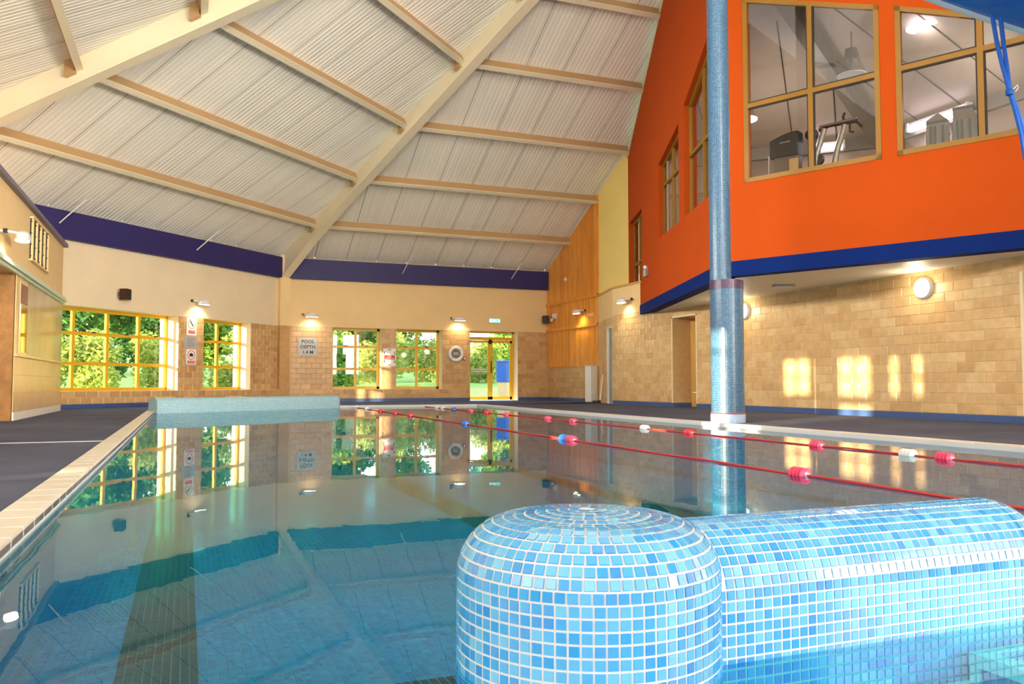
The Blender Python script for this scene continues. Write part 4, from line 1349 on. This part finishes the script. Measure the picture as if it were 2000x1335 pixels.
# ---------------------------------------------------------------- wall lamps
def wall_lamp(label, o, right, x_, z_, side=1, power=34, reach=.24, spot=True, tilt=0.0):
    """oval flood head on a short arm, shining down the wall"""
    root = thing('wall_lamp', label, 'lamp', (o[0] + right[0] * x_, o[1] + right[1] * x_, z_), rotz(right), 'oval wall lamps')
    b = MB()
    n_ = 20
    for (zz, sc) in ((-.06, .9), (-.03, 1.0), (.03, .94), (.065, .6)):
        for k in range(n_):
            t = 2 * pi * k / n_
            b.v.append((.20 * sc * cos(t) + side * .12, -reach + .10 * sc * sin(t), zz))
    for i in range(3):
        for k in range(n_):
            k2 = (k + 1) % n_
            b.f.append((i * n_ + k, i * n_ + k2, (i + 1) * n_ + k2, (i + 1) * n_ + k)); b.mi.append(0)
    b.f.append(tuple(3 * n_ + k for k in range(n_))); b.mi.append(0)
    b.build('lamp_head', M['white_plastic'], root, smooth=True)
    ln = MB(); ln.poly([(.185 * cos(2 * pi * k / n_) + side * .12, -reach + .088 * sin(2 * pi * k / n_), -.064) for k in range(n_)])
    for k in range(n_):
        t0, t1 = 2 * pi * k / n_, 2 * pi * (k + 1) / n_
        ln.poly([(.185 * cos(t0) + side * .12, -reach + .088 * sin(t0), -.064), (.185 * cos(t1) + side * .12, -reach + .088 * sin(t1), -.064), (.18 * cos(t1) + side * .12, -reach + .09 * sin(t1), -.03), (.18 * cos(t0) + side * .12, -reach + .09 * sin(t0), -.03)])
    ln.build('lens', M['lamp_warm'], root, fix=False)
    MB().tube([(-side * .12, 0, .03), (-side * .12, -.08, .03), (-side * .05, -reach * .9, .02)], .018, 8).build('arm', M['white_plastic'], root, smooth=True)
    MB().box(-side * .12 - .03, -side * .12 + .03, -.10, -.05, .0, .06).build('knuckle', M['black'], root)
    if spot:
        d = bpy.data.lights.new('lamp_light', 'SPOT')
        d.energy = power; d.color = (1.0, .82, .55); d.spot_size = radians(125); d.spot_blend = .7; d.shadow_soft_size = .06
        lo = bpy.data.objects.new('lamp_light', d); COL.objects.link(lo); lo.parent = root
        lo.location = (side * .12, -reach, -.09)
        lo.rotation_euler = Vector((0, .45, -1)).to_track_quat('-Z', 'Y').to_euler()
    return root
oA, oB = (K.x, K.y), (0, YB)
wall_lamp('oval wall lamp above the pool rule signs', oA, RA, -3.5, 2.66)
wall_lamp('oval wall lamp above the pool depth sign', oB, RB, 3.36, 2.60)
wall_lamp('oval wall lamp above the life ring', oB, RB, 8.02, 2.62)
wall_lamp('oval wall lamp on the timber boards', (XC - .03, 0), RR, -22.55, 2.74, -1)
wall_lamp('oval wall lamp on the cream wall by the grey door', (XR, 0), RR, -18.75, 2.70, -1)
wall_lamp('oval wall lamp cut by the left edge on the cream fascia', (-2.4, 0), (0, 1), 13.05, 2.60, 1)

# round bulkhead lamps on the tiled wall
for lb_, yy in (('round white bulkhead lamp on the tiled wall under the gym', 9.6), ('round white bulkhead lamp half hidden by the mosaic column', 14.05)):
    rt_ = thing('bulkhead_lamp', lb_, 'lamp', (XR - .009, yy, 2.04), rotz(RR), 'round bulkhead lamps')
    MB().lathe([(.15, -.07), (.165, -.05), (.17, 0.0)], 32, axis='y').build('housing', M['white_plastic'], rt_, smooth=True)
    MB().lathe([(.0, -.095), (.06, -.093), (.11, -.085), (.148, -.068)], 32, axis='y').build('diffuser', M['lamp_round'], rt_, smooth=True)
    d = bpy.data.lights.new('bulkhead_light', 'POINT'); d.energy = 14; d.color = (1, .86, .62); d.shadow_soft_size = .12
    lo = bpy.data.objects.new('bulkhead_light', d); COL.objects.link(lo); lo.parent = rt_; lo.location = (0, -.2, 0)
sv = thing('soffit_light', 'flat oblong fitting on the white soffit', 'lamp', (9.83, 11.82, 2.30), -.4)
MB().box(-.19, .19, -.06, .06, -.035, 0).build('body', M['grey'], sv, bevel=.012)
MB().box(-.16, .16, -.04, .04, -.04, -.034).build('diffuser', M['white_plastic'], sv)

# emergency lamp on the orange face
em_scale = .72
em = thing('emergency_lamp', 'small white emergency lamp on the orange wall above the blue band', 'lamp', (10.36, 17.32, 3.22), rotz(RG))
MB().lathe([(.0, .0), (.07, .005), (.075, .03), (.075, .22), (.05, .25), (.0, .255)], 16, c=(0, -.09, -.12)).build('body', M['grey'], em, smooth=True)
MB().lathe([(.0, -.07), (.045, -.055), (.068, -.02), (.068, .02), (.045, .055), (0, .07)], 16, c=(0, -.09, .20)).build('head', M['white_plastic'], em, smooth=True)
MB().box(-.05, .05, -.05, 0, -.08, .2).build('bracket', M['grey'], em)
em.scale = (em_scale,) * 3

# loudspeakers
def speaker(label, loc, rz, tilt=0):
    r = thing('loudspeaker', label, 'loudspeaker', loc, rz, 'dark wall loudspeakers')
    MB().prism([(-.10, -.13), (.10, -.13), (.10, .13), (-.10, .13)], -.26, -.08).build('cabinet', M['brown'], r, bevel=.01)
    MB().box(-.09, .09, -.268, -.26, -.115, .115).build('front_mesh', M['black'], r)
    MB().tube([(0, 0, 0), (0, -.09, 0)], .02, 8).box(-.04, .04, -.012, 0, -.05, .05).build('bracket', M['grey'], r)
    return r
speaker('dark loudspeaker on the north-west wall above the wide window', (K.x + RA[0] * -5.86 + .012, K.y + RA[1] * -5.86 - .012, 2.63), rotz(RA) + .35)
speaker('dark loudspeaker in the corner by the timber wall', (XC - .03, 25.12, 2.68), rotz(RR) - .15)
tw = thing('twin_emergency_light', 'white twin-head emergency light on the timber beside the loudspeaker', 'lamp', (XC - .03, 24.72, 2.74), rotz(RR))
MB().box(-.09, .09, -.07, 0, -.06, .1).build('case', M['white_plastic'], tw, bevel=.01)
for s_ in (-1, 1):
    MB().lathe([(.03, -.15), (.055, -.14), (.055, -.08), (.03, -.07)], 14, axis='y', c=(s_ * .075, 0, -.1 if s_ < 0 else .02)).build('lamp_head', M['white_plastic'], tw, smooth=True)
dt = thing('detector', 'small white detector dot on the upper timber boards', 'detector', (XC - .03, 23.92, 3.89), rotz(RR))
MB().lathe([(.06, 0), (.06, -.03), (.035, -.055), (0, -.06)], 18, axis='y').build('cover', M['white_plastic'], dt, smooth=True)

# ---------------------------------------------------------------- signs and safety gear
def signboard(name, label, o, right, cx, cz, w, h, mat, cat='sign'):
    r = thing(name, label, cat, (o[0] + right[0] * cx, o[1] + right[1] * cx, cz), rotz(right))
    MB().box(-w / 2, w / 2, -.022, -.010, -h / 2, h / 2).build('board', mat, r, bevel=.003)
    return r
s = signboard('depth_sign', 'grey square sign reading pool depth 1.4 m on the north wall', oB, RB, 3.40, 1.66, .56, .54, M['sign_grey'])
for t, zz in (('POOL', .15), ('DEPTH', -.01), ('1.4 M', -.17)):
    text_mesh(t, .145, M['sign_black'], 'lettering', s, (0, -.0235, zz), bold=.003)
s = signboard('arrow_sign', 'white sign with a red panel and black arrows around it between two windows', oB, RB, 5.90, 1.37, .40, .55, M['sign_white'])
MB().box(-.17, .17, -.026, -.022, -.065, .065).build('red_panel', M['sign_red'], s)
text_mesh('LANE', .055, M['sign_white'], 'lettering', s, (0, -.0275, .025))
text_mesh('SWIMMING', .055, M['sign_white'], 'lettering', s, (0, -.0275, -.03))
def arrow(x_, z_, ang, par):
    b = MB()
    pts = [(-.055, .009), (.01, .009), (.01, .022), (.055, 0), (.01, -.022), (.01, -.009), (-.055, -.009)]
    b.prism([(x_ + a * cos(ang) - c * sin(ang), z_ + a * sin(ang) + c * cos(ang)) for a, c in pts], -.0255, -.022)
    b.build('arrow', M['sign_black'], par)
for (x_, z_, an) in ((0, .235, 0), (-.165, .13, pi / 2), (.165, .13, -pi / 2), (-.165, -.13, pi / 2), (.165, -.13, -pi / 2), (0, -.235, pi)):
    arrow(x_, z_, an, s)
def ring_prism(b, cx, cz, r0, r1, y0, y1, seg=24):
    for k in range(seg):
        a0, a1 = 2 * pi * k / seg, 2 * pi * (k + 1) / seg
        b.prism([(cx + r0 * cos(a0), cz + r0 * sin(a0)), (cx + r1 * cos(a0), cz + r1 * sin(a0)), (cx + r1 * cos(a1), cz + r1 * sin(a1)), (cx + r0 * cos(a1), cz + r0 * sin(a1))], y0, y1)
s = signboard('no_diving_sign', 'white prohibition sign with a diving figure and red strip, top of the three', oA, RA, -3.57, 2.02, .34, .46, M['sign_white'])
b = MB(); ring_prism(b, 0, .07, .115, .13, -.0255, -.022); b.build('ring', M['grey'], s)
b = MB(); b.prism([(-.07, .14), (-.04, .155), (.06, .02), (.035, .0)], -.0255, -.022); b.prism([(-.085, .155), (-.055, .155), (-.055, .185), (-.085, .185)], -.0255, -.022); b.build('diver_symbol', M['sign_black'], s)
MB().box(-.11, .11, -.0255, -.022, -.17, -.10).build('red_strip', M['sign_red'], s)
text_mesh('NO DIVING', .036, M['sign_white'], 'lettering', s, (0, -.0265, -.135))
s = signboard('rules_sign', 'grey notice with lines of small print between the two prohibition signs', oA, RA, -3.59, 1.615, .45, .31, M['sign_grey'])
for i in range(5):
    MB().box(-.14 + .02 * (i % 2), .14 - .03 * (i % 3), -.0245, -.022, .10 - i * .05, .115 - i * .05).build('text_line', M['mid_grey'], s)
s = signboard('no_photography_sign', 'white prohibition sign with a camera and faded red strip, lowest of the three', oA, RA, -3.57, 1.24, .34, .40, M['sign_white'])
b = MB(); ring_prism(b, 0, .05, .105, .125, -.0255, -.022); b.build('ring', M['sign_pale_red'], s)
MB().prism([(-.06, .01), (.06, .01), (.06, .085), (.02, .085), (.012, .1), (-.022, .1), (-.03, .085), (-.06, .085)], -.0255, -.022).build('camera_symbol', M['sign_black'], s)
MB().box(-.13, .13, -.0255, -.022, -.17, -.10).build('red_strip', M['sign_pale_red'], s)
text_mesh('NO PHOTOGRAPHY', .026, M['sign_white'], 'lettering', s, (0, -.0265, -.135))
ex = thing('exit_sign', 'green lit emergency exit sign above the glazed door', 'sign', (9.38, YB, 2.61), 0)
MB().box(-.20, .20, -.08, 0, -.075, .075).build('box', M['white_plastic'], ex, bevel=.006)
MB().box(-.185, .185, -.085, -.08, -.06, .06).build('face', M['exit_green'], ex)
b = MB()
b.prism([(.10, -.012), (.155, -.012), (.155, -.03), (.178, 0), (.155, .03), (.155, .012), (.10, .012)], -.088, -.085)
b.build('arrow', M['exit_white'], ex)
b = MB()
b.prism([(-.17, -.05), (-.11, -.05), (-.11, .05), (-.17, .05)], -.088, -.085)
b.build('doorway_symbol', M['exit_white'], ex)
b = MB()
b.prism([(-.07, -.05), (-.05, -.05), (-.02, 0), (.02, -.04), (.04, -.04), (0, .02), (.03, .03), (0, .035), (-.04, .02), (-.05, 0)], -.088, -.085)
b.build('running_figure', M['exit_white'], ex)
lr = thing('life_ring', 'white life ring hanging on the tiles beside the glazed door', 'life ring', (8.05, YB - .02, 1.50), 0)
b = MB()
for i in range(33):
    pass
R0, r0 = .205, .055
for i in range(32):
    for j in range(10):
        a, c = 2 * pi * i / 32, 2 * pi * j / 10
        b.v.append(((R0 + r0 * cos(c)) * cos(a), -.06 + r0 * sin(c), (R0 + r0 * cos(c)) * sin(a)))
for i in range(32):
    for j in range(10):
        i2, j2 = (i + 1) % 32, (j + 1) % 10
        b.f.append((i * 10 + j, i2 * 10 + j, i2 * 10 + j2, i * 10 + j2)); b.mi.append(0)
b.build('ring_tube', M['white_plastic'], lr, smooth=True)
MB().lathe([(0, -.02), (.13, -.02), (.135, 0)], 24, axis='y').build('backing_disc', M['mid_grey'], lr, smooth=True)
MB().box(-.09, .09, -.05, -.02, -.03, .06).build('rope_coil', M['sign_grey'], lr, bevel=.01)
for k in range(4):
    a = pi / 4 + k * pi / 2
    MB().tube([(cos(a) * (R0 - .062), -.06, sin(a) * (R0 - .062)), (cos(a) * R0, -.122, sin(a) * R0), (cos(a) * (R0 + .062), -.06, sin(a) * (R0 + .062))], .012, 6).build('band', M['sign_grey'], lr)
cpn = thing('alarm_call_point', 'small red alarm call point beside the life ring', 'alarm', (8.35, YB - .009, 1.36), 0)
MB().box(-.05, .05, -.05, 0, -.05, .05).build('box', M['red'], cpn, bevel=.006)
MB().box(-.028, .028, -.053, -.05, -.028, .028).build('press_plate', M['sign_white'], cpn)

# tall white cabinet and poles by the grey door
cb = thing('white_cabinet', 'tall white cabinet standing beside the grey door', 'cabinet', (11.02, 21.65, 0), rotz(RD) - .95)
MB().box(-.14, .14, -.12, .12, .03, 1.06).build('body', M['white_plastic'], cb, bevel=.012)
MB().box(-.13, .13, -.128, -.12, .06, 1.03).build('door', M['white'], cb)
MB().box(-.14, .14, -.12, .12, 0, .03).build('plinth', M['grey'], cb)
MB().box(-.15, .15, -.13, .13, 1.06, 1.08).build('top', M['white_plastic'], cb)
MB().box(-.035, .035, -.132, -.128, .84, .92).build('label_plate', M['sign_grey'], cb)
MB().box(.10, .115, -.14, -.128, .5, .62).build('handle', M['grey'], cb)
for i, (dx, top, mt, lb_) in enumerate(((0.0, 1.12, 'timber', 'brown wooden pole leaning by the white cabinet'), (.12, .8, 'white_plastic', 'shorter white pole beside the brown pole'))):
    bx, by = 10.90 - dx * .3, 20.95 - dx
    pr = thing('rescue_pole', lb_, 'pole', (bx, by, 0), 0)
    MB().tube([(0, 0, 0), (.09, -.02, top)], .018, 8).build('shaft', M[mt], pr, smooth=True)
    MB().tube([(0, 0, 0), (.008, -.002, .09)], .026, 8).build('rubber_foot', M['black'], pr)
bs = thing('coiled_hose', 'dark coiled hose lying at the foot of the poles', 'hose', (10.72, 20.75, .02), 0)
pts = [(.10 * cos(i * .45), .10 * sin(i * .45), .02 * (i // 14)) for i in range(42)]
MB().tube(pts, .018, 6).build('coil', M['dark_grey'], bs, smooth=True)

# ---------------------------------------------------------------- gym contents
def pendant(label, loc, cord_top, lit):
    r = thing('pendant_lamp', label, 'lamp', loc, 0, 'bell-shaped gym pendants')
    MB().lathe([(.03, .30), (.10, .28), (.11, .18), (.12, .16)], 24).build('gear_housing', M['mid_grey'] if not lit else M['white_plastic'], r, smooth=True)
    b = MB(); b.lathe([(.12, .16), (.15, .05), (.21, -.10), (.235, -.17)], 28); b.f = [f for f in b.f if len(f) == 4]; b.mi = b.mi[:len(b.f)]
    b.build('bell_shade', M['clear_lens'] if not lit else M['clear_lens'], r, smooth=True, fix=False)
    b = MB(); b.lathe([(.228, -.165), (.243, -.17), (.243, -.19), (.228, -.185)], 28); b.build('rim', M['white_plastic'] if not lit else M['bulb'], r, smooth=True)
    MB().lathe([(0, -.12), (.05, -.09), (.06, 0), (.03, .12), (.03, .16)], 14).build('bulb', M['bulb'] if lit else M['grey'], r, smooth=True)
    MB().tube([(0, 0, .29), (0, 0, cord_top)], .008, 6).build('cord', M['dark_grey'], r)
    if lit:
        d = bpy.data.lights.new('pendant_light', 'POINT'); d.energy = 8; d.color = (.96, .9, 1); d.shadow_soft_size = .12
        lo = bpy.data.objects.new('pendant_light', d); COL.objects.link(lo); lo.parent = r; lo.location = (0, 0, -.3)
    return r
pendant('unlit bell-shaped pendant lamp behind the left gym window', (10.6, 10.9, 6.04), .75, False)
pendant('lit bell-shaped pendant lamp behind the right gym window', (11.1, 9.87, 6.55), .30, True)
pendant('lit bell-shaped pendant lamp at the left edge of the gym window', (9.75, 12.75, 5.72), 2.4, True)
def fluoro(label, p0, p1):
    p0, p1 = Vector(p0), Vector(p1)
    c = (p0 + p1) / 2; d = p1 - p0; Ln = d.length
    r = thing('fluorescent_lamp', label, 'lamp', c, atan2(d.y, d.x), 'fluorescent gym lamps')
    MB().box(-Ln / 2, Ln / 2, -.02, .06, .03, .12).build('housing', M['white_plastic'], r)
    MB().box(-Ln / 2 + .02, Ln / 2 - .02, -.07, .05, -.05, .03).build('diffuser', M['tube'], r, bevel=.02)
    for s_ in (-1, 1):
        MB().box(s_ * Ln / 2 - .02, s_ * Ln / 2 + .02, -.075, .06, -.055, .12).build('end_cap', M['white_plastic'], r)
    d = bpy.data.lights.new('tube_light', 'AREA'); d.shape = 'RECTANGLE'; d.size = Ln; d.size_y = .1; d.energy = 11; d.color = (.95, .9, 1)
    lo = bpy.data.objects.new('tube_light', d); COL.objects.link(lo); lo.parent = r; lo.location = (0, -.1, -.08); lo.rotation_euler = (-.4, 0, 0)
    return r
fluoro('long lit fluorescent lamp behind the right gym window', (12.80, 11.74, 5.40), (12.80, 10.43, 5.40))
fluoro('short lit fluorescent lamp behind the exercise machine', (11.90, 13.40, 5.36), (12.35, 12.95, 5.36))
light('gym_light_far', 'POINT', (11.6, 15.6, 4.6), 55, (1, .93, .85), shadow_soft_size=.2)  # added fill without a fixture, brightens the far gym panes
light('gym_light', 'POINT', (11.9, 9.6, 5.2), 26, (1, .93, .88), shadow_soft_size=.2)  # unseen fill point added behind the right gym window
light('gym_light_mid', 'POINT', (10.6, 12.2, 5.2), 30, (1, .93, .88), shadow_soft_size=.2)  # another fixtureless fill point, added for the middle of the gym
# exercise machine with screen-like hood (left pane)
gxm = thing('exercise_machine', 'grey exercise machine with a wide charcoal hood in the left gym window', 'exercise machine', (9.62, 11.44, 2.56), rotz(RF))
HU = .21
b = MB()
arc = [(-.25, 1.70 + HU), (-.25, 2.0 + HU)] + [(-.25 + .50 * i / 8, 2.0 + HU + .10 * sin(i / 8 * pi * .55)) for i in range(1, 9)] + [(.25, 1.70 + HU)]
b.prism(arc, -.10, .12); b.build('hood', M['dark_grey'], gxm)
MB().box(-.07, .12, -.104, -.10, 1.93 + HU, 1.95 + HU).build('badge', M['sign_grey'], gxm)
MB().box(-.20, .24, -.05, .10, 0, 1.72 + HU).build('shroud', M['mid_grey'], gxm)
MB().box(.08, .24, -.07, -.05, .2, 1.64 + HU).build('side_panel', M['panel_cream'], gxm)
for x_ in (-.27, -.38, -.46):
    MB().tube([(x_, -.1, 0), (x_, -.1, 1.74 + HU if x_ > -.3 else 1.5)], .018, 8).build('post', M['steel'], gxm)
MB().box(-.62, -.42, -.35, .0, .95, 1.02).build('seat_pad', M['grey'], gxm, bevel=.02)
MB().box(-.5, .26, -.2, .15, 0, .08).build('base', M['dark_grey'], gxm)
tm = thing('treadmill', 'silver-framed machine with curved hand rails in the gym window', 'exercise machine', (10.18, 10.94, 2.56), rotz(RF))
for x_ in (-.33, .02):
    MB().tube([(x_, 0, .1), (x_, 0, 1.65), (x_ + .06, 0, 1.95), (x_ + .2, 0, 2.36)], .05, 10).build('upright', M['steel'], tm, smooth=True)
MB().tube([(-.22, 0, 2.34), (-.05, 0, 2.40), (.45, 0, 2.38)], .035, 10).build('hand_rail', M['black'], tm, smooth=True)
MB().tube([(-.2, -.03, 2.40), (.42, -.03, 2.42)], .02, 8).build('top_rail', M['steel'], tm, smooth=True)
MB().lathe([(0, -.05), (.10, -.04), (.11, .04), (0, .05)], 18, axis='y', c=(-.36, 0, 2.30)).build('grip_pad', M['black'], tm, smooth=True)
MB().lathe([(0, -.05), (.09, -.04), (.10, .04), (0, .05)], 18, axis='y', c=(-.26, .02, 1.85)).build('lower_pad', M['dark_grey'], tm, smooth=True)
for p_ in ([(.40, 0, 2.38), (.50, 0, 2.26)], [(.30, 0, 2.36), (.30, 0, 2.22), (.36, 0, 2.2)], [(.2, 0, 2.40), (.19, 0, 2.50), (.22, 0, 2.56)]):
    MB().tube(p_, .022, 8).build('hook', M['black'], tm, smooth=True)
MB().box(-.25, .25, -.15, .15, 0, .12).build('base', M['dark_grey'], tm)
for i, (lb_, p_, top) in enumerate((('left of two grey weight towers in front of the long fluorescent lamp', (10.88, 9.43, 2.56), 2.20), ('right of two grey weight towers in front of the long fluorescent lamp', (11.04, 9.08, 2.56), 2.22))):
    r = thing('weight_tower', lb_, 'exercise machine', p_, rotz(RF) + .1, 'gym weight towers')
    MB().prism([(-.15, 0), (.15, 0), (.15, top - .12), (.02 if i == 0 else .10, top), (-.15, top - .1 if i == 0 else top)], -.08, .10).build('shroud', M['mid_grey'], r)
    for x_ in (-.09, -.03, .08):
        MB().box(x_ - .015, x_ + .015, -.1, -.08, .3, top - .2).build('stripe', M['dark_grey'], r)
    MB().box(-.15, .15, -.09, .11, top - .16 if i == 0 else top - .04, top - .12 if i == 0 else top).build('cap', M['dark_grey'], r)
    MB().tube([(.13, 0, top - .15), (.17, -.12, top - .28), (.19, -.2, top - .4)], .018, 8).build('arm', M['steel'], r, smooth=True)
    MB().tube([(-.17, 0, 0), (-.17, 0, top - .25)], .015, 8).build('guide_rod', M['steel'], r, smooth=True)
    MB().box(-.18, .18, -.2, .2, 0, .08).build('base', M['dark_grey'], r)

# ---------------------------------------------------------------- blue hull hung above the pool, with its rope
hu = thing('hanging_boat', 'smooth blue boat hull with pale rim hung upside down in the upper right corner', 'boat', (3.37, 2.0, 2.01), radians(-21.5))
hu.rotation_euler = (0, radians(18), radians(-21.5))
b = MB()
NX, NS = 24, 16
for i in range(NX + 1):
    u = -1 + 2 * i / NX
    w = .40 * max(0, 1 - abs(u) ** 2.6) ** .6 + .004
    dpt = .34 * max(0, 1 - abs(u) ** 3.0) ** .7 + .004
    for j in range(NS + 1):
        t = pi * j / NS
        b.v.append((u * 1.7, -w * cos(t), dpt * sin(t)))
for i in range(NX):
    for j in range(NS):
        b.f.append((i * (NS + 1) + j, (i + 1) * (NS + 1) + j, (i + 1) * (NS + 1) + j + 1, i * (NS + 1) + j + 1)); b.mi.append(0)
M['hull'] = plain('blue_hull_paint', (16, 104, 190), .25, var=.15, scale=2.5, coat=.4)
ho = b.build('hull', M['hull'], hu, smooth=True)
for s_ in (-1, 1):
    pts = []
    for i in range(NX + 1):
        u = -1 + 2 * i / NX
        w = .40 * max(0, 1 - abs(u) ** 2.6) ** .6 + .004
        pts.append((u * 1.7, s_ * w, 0))
    MB().tube(pts, .016, 8).build('rim', M['white_plastic'], hu, smooth=True)
cl = MB()
for i in range(NX):
    ua, ub = -1 + 2 * i / NX, -1 + 2 * (i + 1) / NX
    wa, wb2 = [.40 * max(0, 1 - abs(u) ** 2.6) ** .6 + .004 for u in (ua, ub)]
    for q0, q1 in ((-1, -.5), (-.5, 0), (0, .5), (.5, 1)):
        z_ = lambda q: -.035 * (1 - q * q)
        cl.poly([(ua * 1.7, wa * q0, z_(q0)), (ub * 1.7, wb2 * q0, z_(q0)), (ub * 1.7, wb2 * q1, z_(q1)), (ua * 1.7, wa * q1, z_(q1))])
cl.build('deck_panel', M['hull'], hu, smooth=True)
for x_ in (-.8, .8):
    MB().tube([(x_, 0, .25), (x_ + 2.1, 0, 6.6)], .008, 6).build('hanging_cable', M['steel'], hu)
rp = thing('hanging_rope', 'double blue rope with a loose knot hanging from the hull at the right', 'rope', (3.13, 2.43, 2.05), 0)
V_ = Vector((cos(radians(21.5)), -sin(radians(21.5)), 0))
def rline(pts): return [tuple(V_ * a + Vector((0, 0, z_))) for a, z_ in pts]
MB().tube(rline([(0, .05), (.015, -.06), (.035, -.16), (.055, -.24), (.062, -.28)]), .0085, 8).build('strand', M['rope_blue'], rp, smooth=True)
MB().tube(rline([(.035, .04), (.045, -.08), (.055, -.17), (.062, -.24), (.064, -.28)]), .0085, 8).build('strand', M['rope_blue'], rp, smooth=True)
MB().lathe([(0, -.02), (.015, -.012), (.017, .006), (0, .02)], 10, c=tuple(V_ * .064 + Vector((0, 0, -.28)))).build('knot', M['rope_blue'], rp, smooth=True)
MB().tube(rline([(.064, -.28), (.085, -.36), (.105, -.45), (.118, -.55), (.16, -.72), (.20, -.9)]), .0085, 8).build('strand', M['rope_blue'], rp, smooth=True)
MB().tube(rline([(.066, -.28), (.095, -.36), (.118, -.45), (.122, -.55), (.14, -.75), (.20, -.9)]), .0085, 8).build('strand', M['rope_blue'], rp, smooth=True)
MB().tube(rline([(.066, -.28), (.085, -.262), (.098, -.25), (.10, -.262), (.088, -.28)]), .0025, 6).build('cord_loop', M['white_plastic'], rp, smooth=True)

# ---------------------------------------------------------------- outside
gmb = MB()
def gh_(y_): return -.16 if y_ < 31 else -.16 + .06 * (y_ - 31)
def gquad(x0, x1, y0, y1): gmb.poly([(x0, y0, gh_(y0)), (x1, y0, gh_(y0)), (x1, y1, gh_(y1)), (x0, y1, gh_(y1))])
gquad(-60, XW - .3, -30, 17.2); gquad(16, 70, -30, 25.9); gquad(XW - .3, 16, -30, -6.3)
gquad(-60, 70, 31, 85)
gmb.poly([(-60, 17.2, -.16), (XW - .3, 17.2, -.16), (2.3, 25.9, -.16), (16, 25.9, -.16), (70, 25.9, -.16), (70, 31, -.16), (-60, 31, -.16)])
tag(gmb.build('lawn', M['lawn'], fix=False), 'sunlit lawn rising behind the building', 'lawn', kind='structure')
tag(MB().box(7.6, 13, YB + .46, YB + 6, -.14, -.02).build('patio', M['paving']), 'pale paved patio outside the glazed door', 'paving', kind='structure')
def blob_tree(name, label, cat, loc, height, blobs, mat, nleaf, leaf=.12, trunk=True, group=None):
    r = thing(name, label, cat, loc, 0, group)
    b = MB()
    rnd = random.Random(hash(label) & 0xffff if False else sum(map(ord, label)))
    tot = sum(q[3] ** 2 for q in blobs)
    for (bx, by, bz, br) in blobs:
        for _ in range(int(nleaf * br * br / tot)):
            v = Vector((rnd.gauss(0, 1), rnd.gauss(0, 1), rnd.gauss(0, 1))).normalized() * br * (rnd.random() ** .4)
            c = Vector((bx, by, bz)) + v
            if c.z < 0.02: c.z = .02 + rnd.random() * .2
            u = Vector((rnd.uniform(-1, 1), rnd.uniform(-1, 1), rnd.uniform(-.7, .7))).normalized()
            w = u.cross(Vector((rnd.uniform(-1, 1), rnd.uniform(-1, 1), rnd.uniform(-1, 1)))).normalized()
            s_ = leaf * rnd.uniform(.6, 1.4)
            b.add([c - u * s_, c - w * s_ * .45, c + u * s_, c + w * s_ * .45], [(0, 1, 2, 3)])
    tag(b.build('foliage', mat, r, fix=False), kind='stuff')
    if trunk:
        MB().tube([(0, 0, -.3), (.05, 0, height * .35), (0, .1, height * .75)], [.16, .12, .05], 8).build('trunk', M['bark'], r, smooth=True)
    return r
rr = random.Random(3)
def crown(n_, w, h0, h1, r0, r1):
    return [(rr.uniform(-w, w), rr.uniform(-w * .6, w * .6), rr.uniform(h0, h1), rr.uniform(r0, r1)) for _ in range(n_)]
for lb_, x_, y_, h, mt, w in (
    ('dark tall tree outside the wide window, leftmost', -7.4, 36.5, 7, 'leaf_dark', 1.1), ('dark tree behind the middle of the wide window', -3.4, 36.5, 7.5, 'leaf_dark', 1.1),
    ('mid-green tree outside the right side of the wide window', .4, 39, 7, 'leaf_mid', 1.0), ('dark green tree outside the narrow window', 4.2, 42.5, 7, 'leaf_dark', 1.1),
    ('dark green tree at the upper left of the left north window', 8.4, 45.5, 7.5, 'leaf_dark', 1.1), ('tall mid-green tree in the back row behind the wide window', -9.5, 50, 8.5, 'leaf_mid', 2.2), ('broad dark tree in the back row behind the wide window', -2.0, 51, 8.5, 'leaf_dark', 2.2), ('mid-green tree in the back row behind the narrow window', 5.6, 53, 8, 'leaf_mid', 2.2), ('far mid-green tree behind the two north windows', 14.5, 58, 8, 'leaf_mid', 2.0), ('far tree behind the glazed door', 22, 58, 7, 'leaf_mid', 2.0)):
    blob_tree('tree', lb_, 'tree', (x_, y_, gh_(y_)), h, crown(16, w, 1.0, h - .8, .7, 1.15 if w < 1.5 else 1.6), M[mt], 7500, .17)
for lb_, x_, y_, mt in (
    ('yellow-green bush low in the middle of the wide window', -3.6, 31.2, 'leaf_yellow'), ('yellow-green bush at the right of the wide window', -.6, 33.0, 'leaf_yellow'), ('yellow-green bush low outside the narrow window', 2.4, 35.0, 'leaf_yellow'),
    ('yellow-green bush outside the left north window', 8.9, 40.0, 'leaf_yellow'), ('mid-green bush low outside the left north window', 6.0, 37.6, 'leaf_mid'), ('yellowing bush outside the window beside the life ring', 12.0, 44, 'leaf_yellow'),
    ('mid-green bush outside the right north window', 10.4, 49, 'leaf_mid'), ('yellow-green bush behind the door glass', 15.4, 44, 'leaf_yellow'), ('mid-green bush seen through the right door leaf', 19.0, 46, 'leaf_mid'), ('green bush at the left end of the wide window', -6.8, 31.2, 'leaf_mid')):
    blob_tree('bush', lb_, 'bush', (x_, y_, gh_(y_)), 2, crown(11, .95, .3, 2.1, .5, .75), M[mt], 3600, .11, trunk=False)
bx = thing('blue_bin', 'blue upright container standing outside the right door leaf', 'container', (11.05, YB + 3.0, -.02), .3)
MB().box(-.33, .33, -.3, .3, .62, 1.35).build('body', M['float_blue'], bx, bevel=.03)
MB().box(-.30, .30, -.28, .28, 0, .62).build('base', M['panel_cream'], bx, bevel=.02)
MB().box(-.35, .35, -.32, .32, 1.35, 1.42).build('lid', M['float_blue'], bx, bevel=.02)
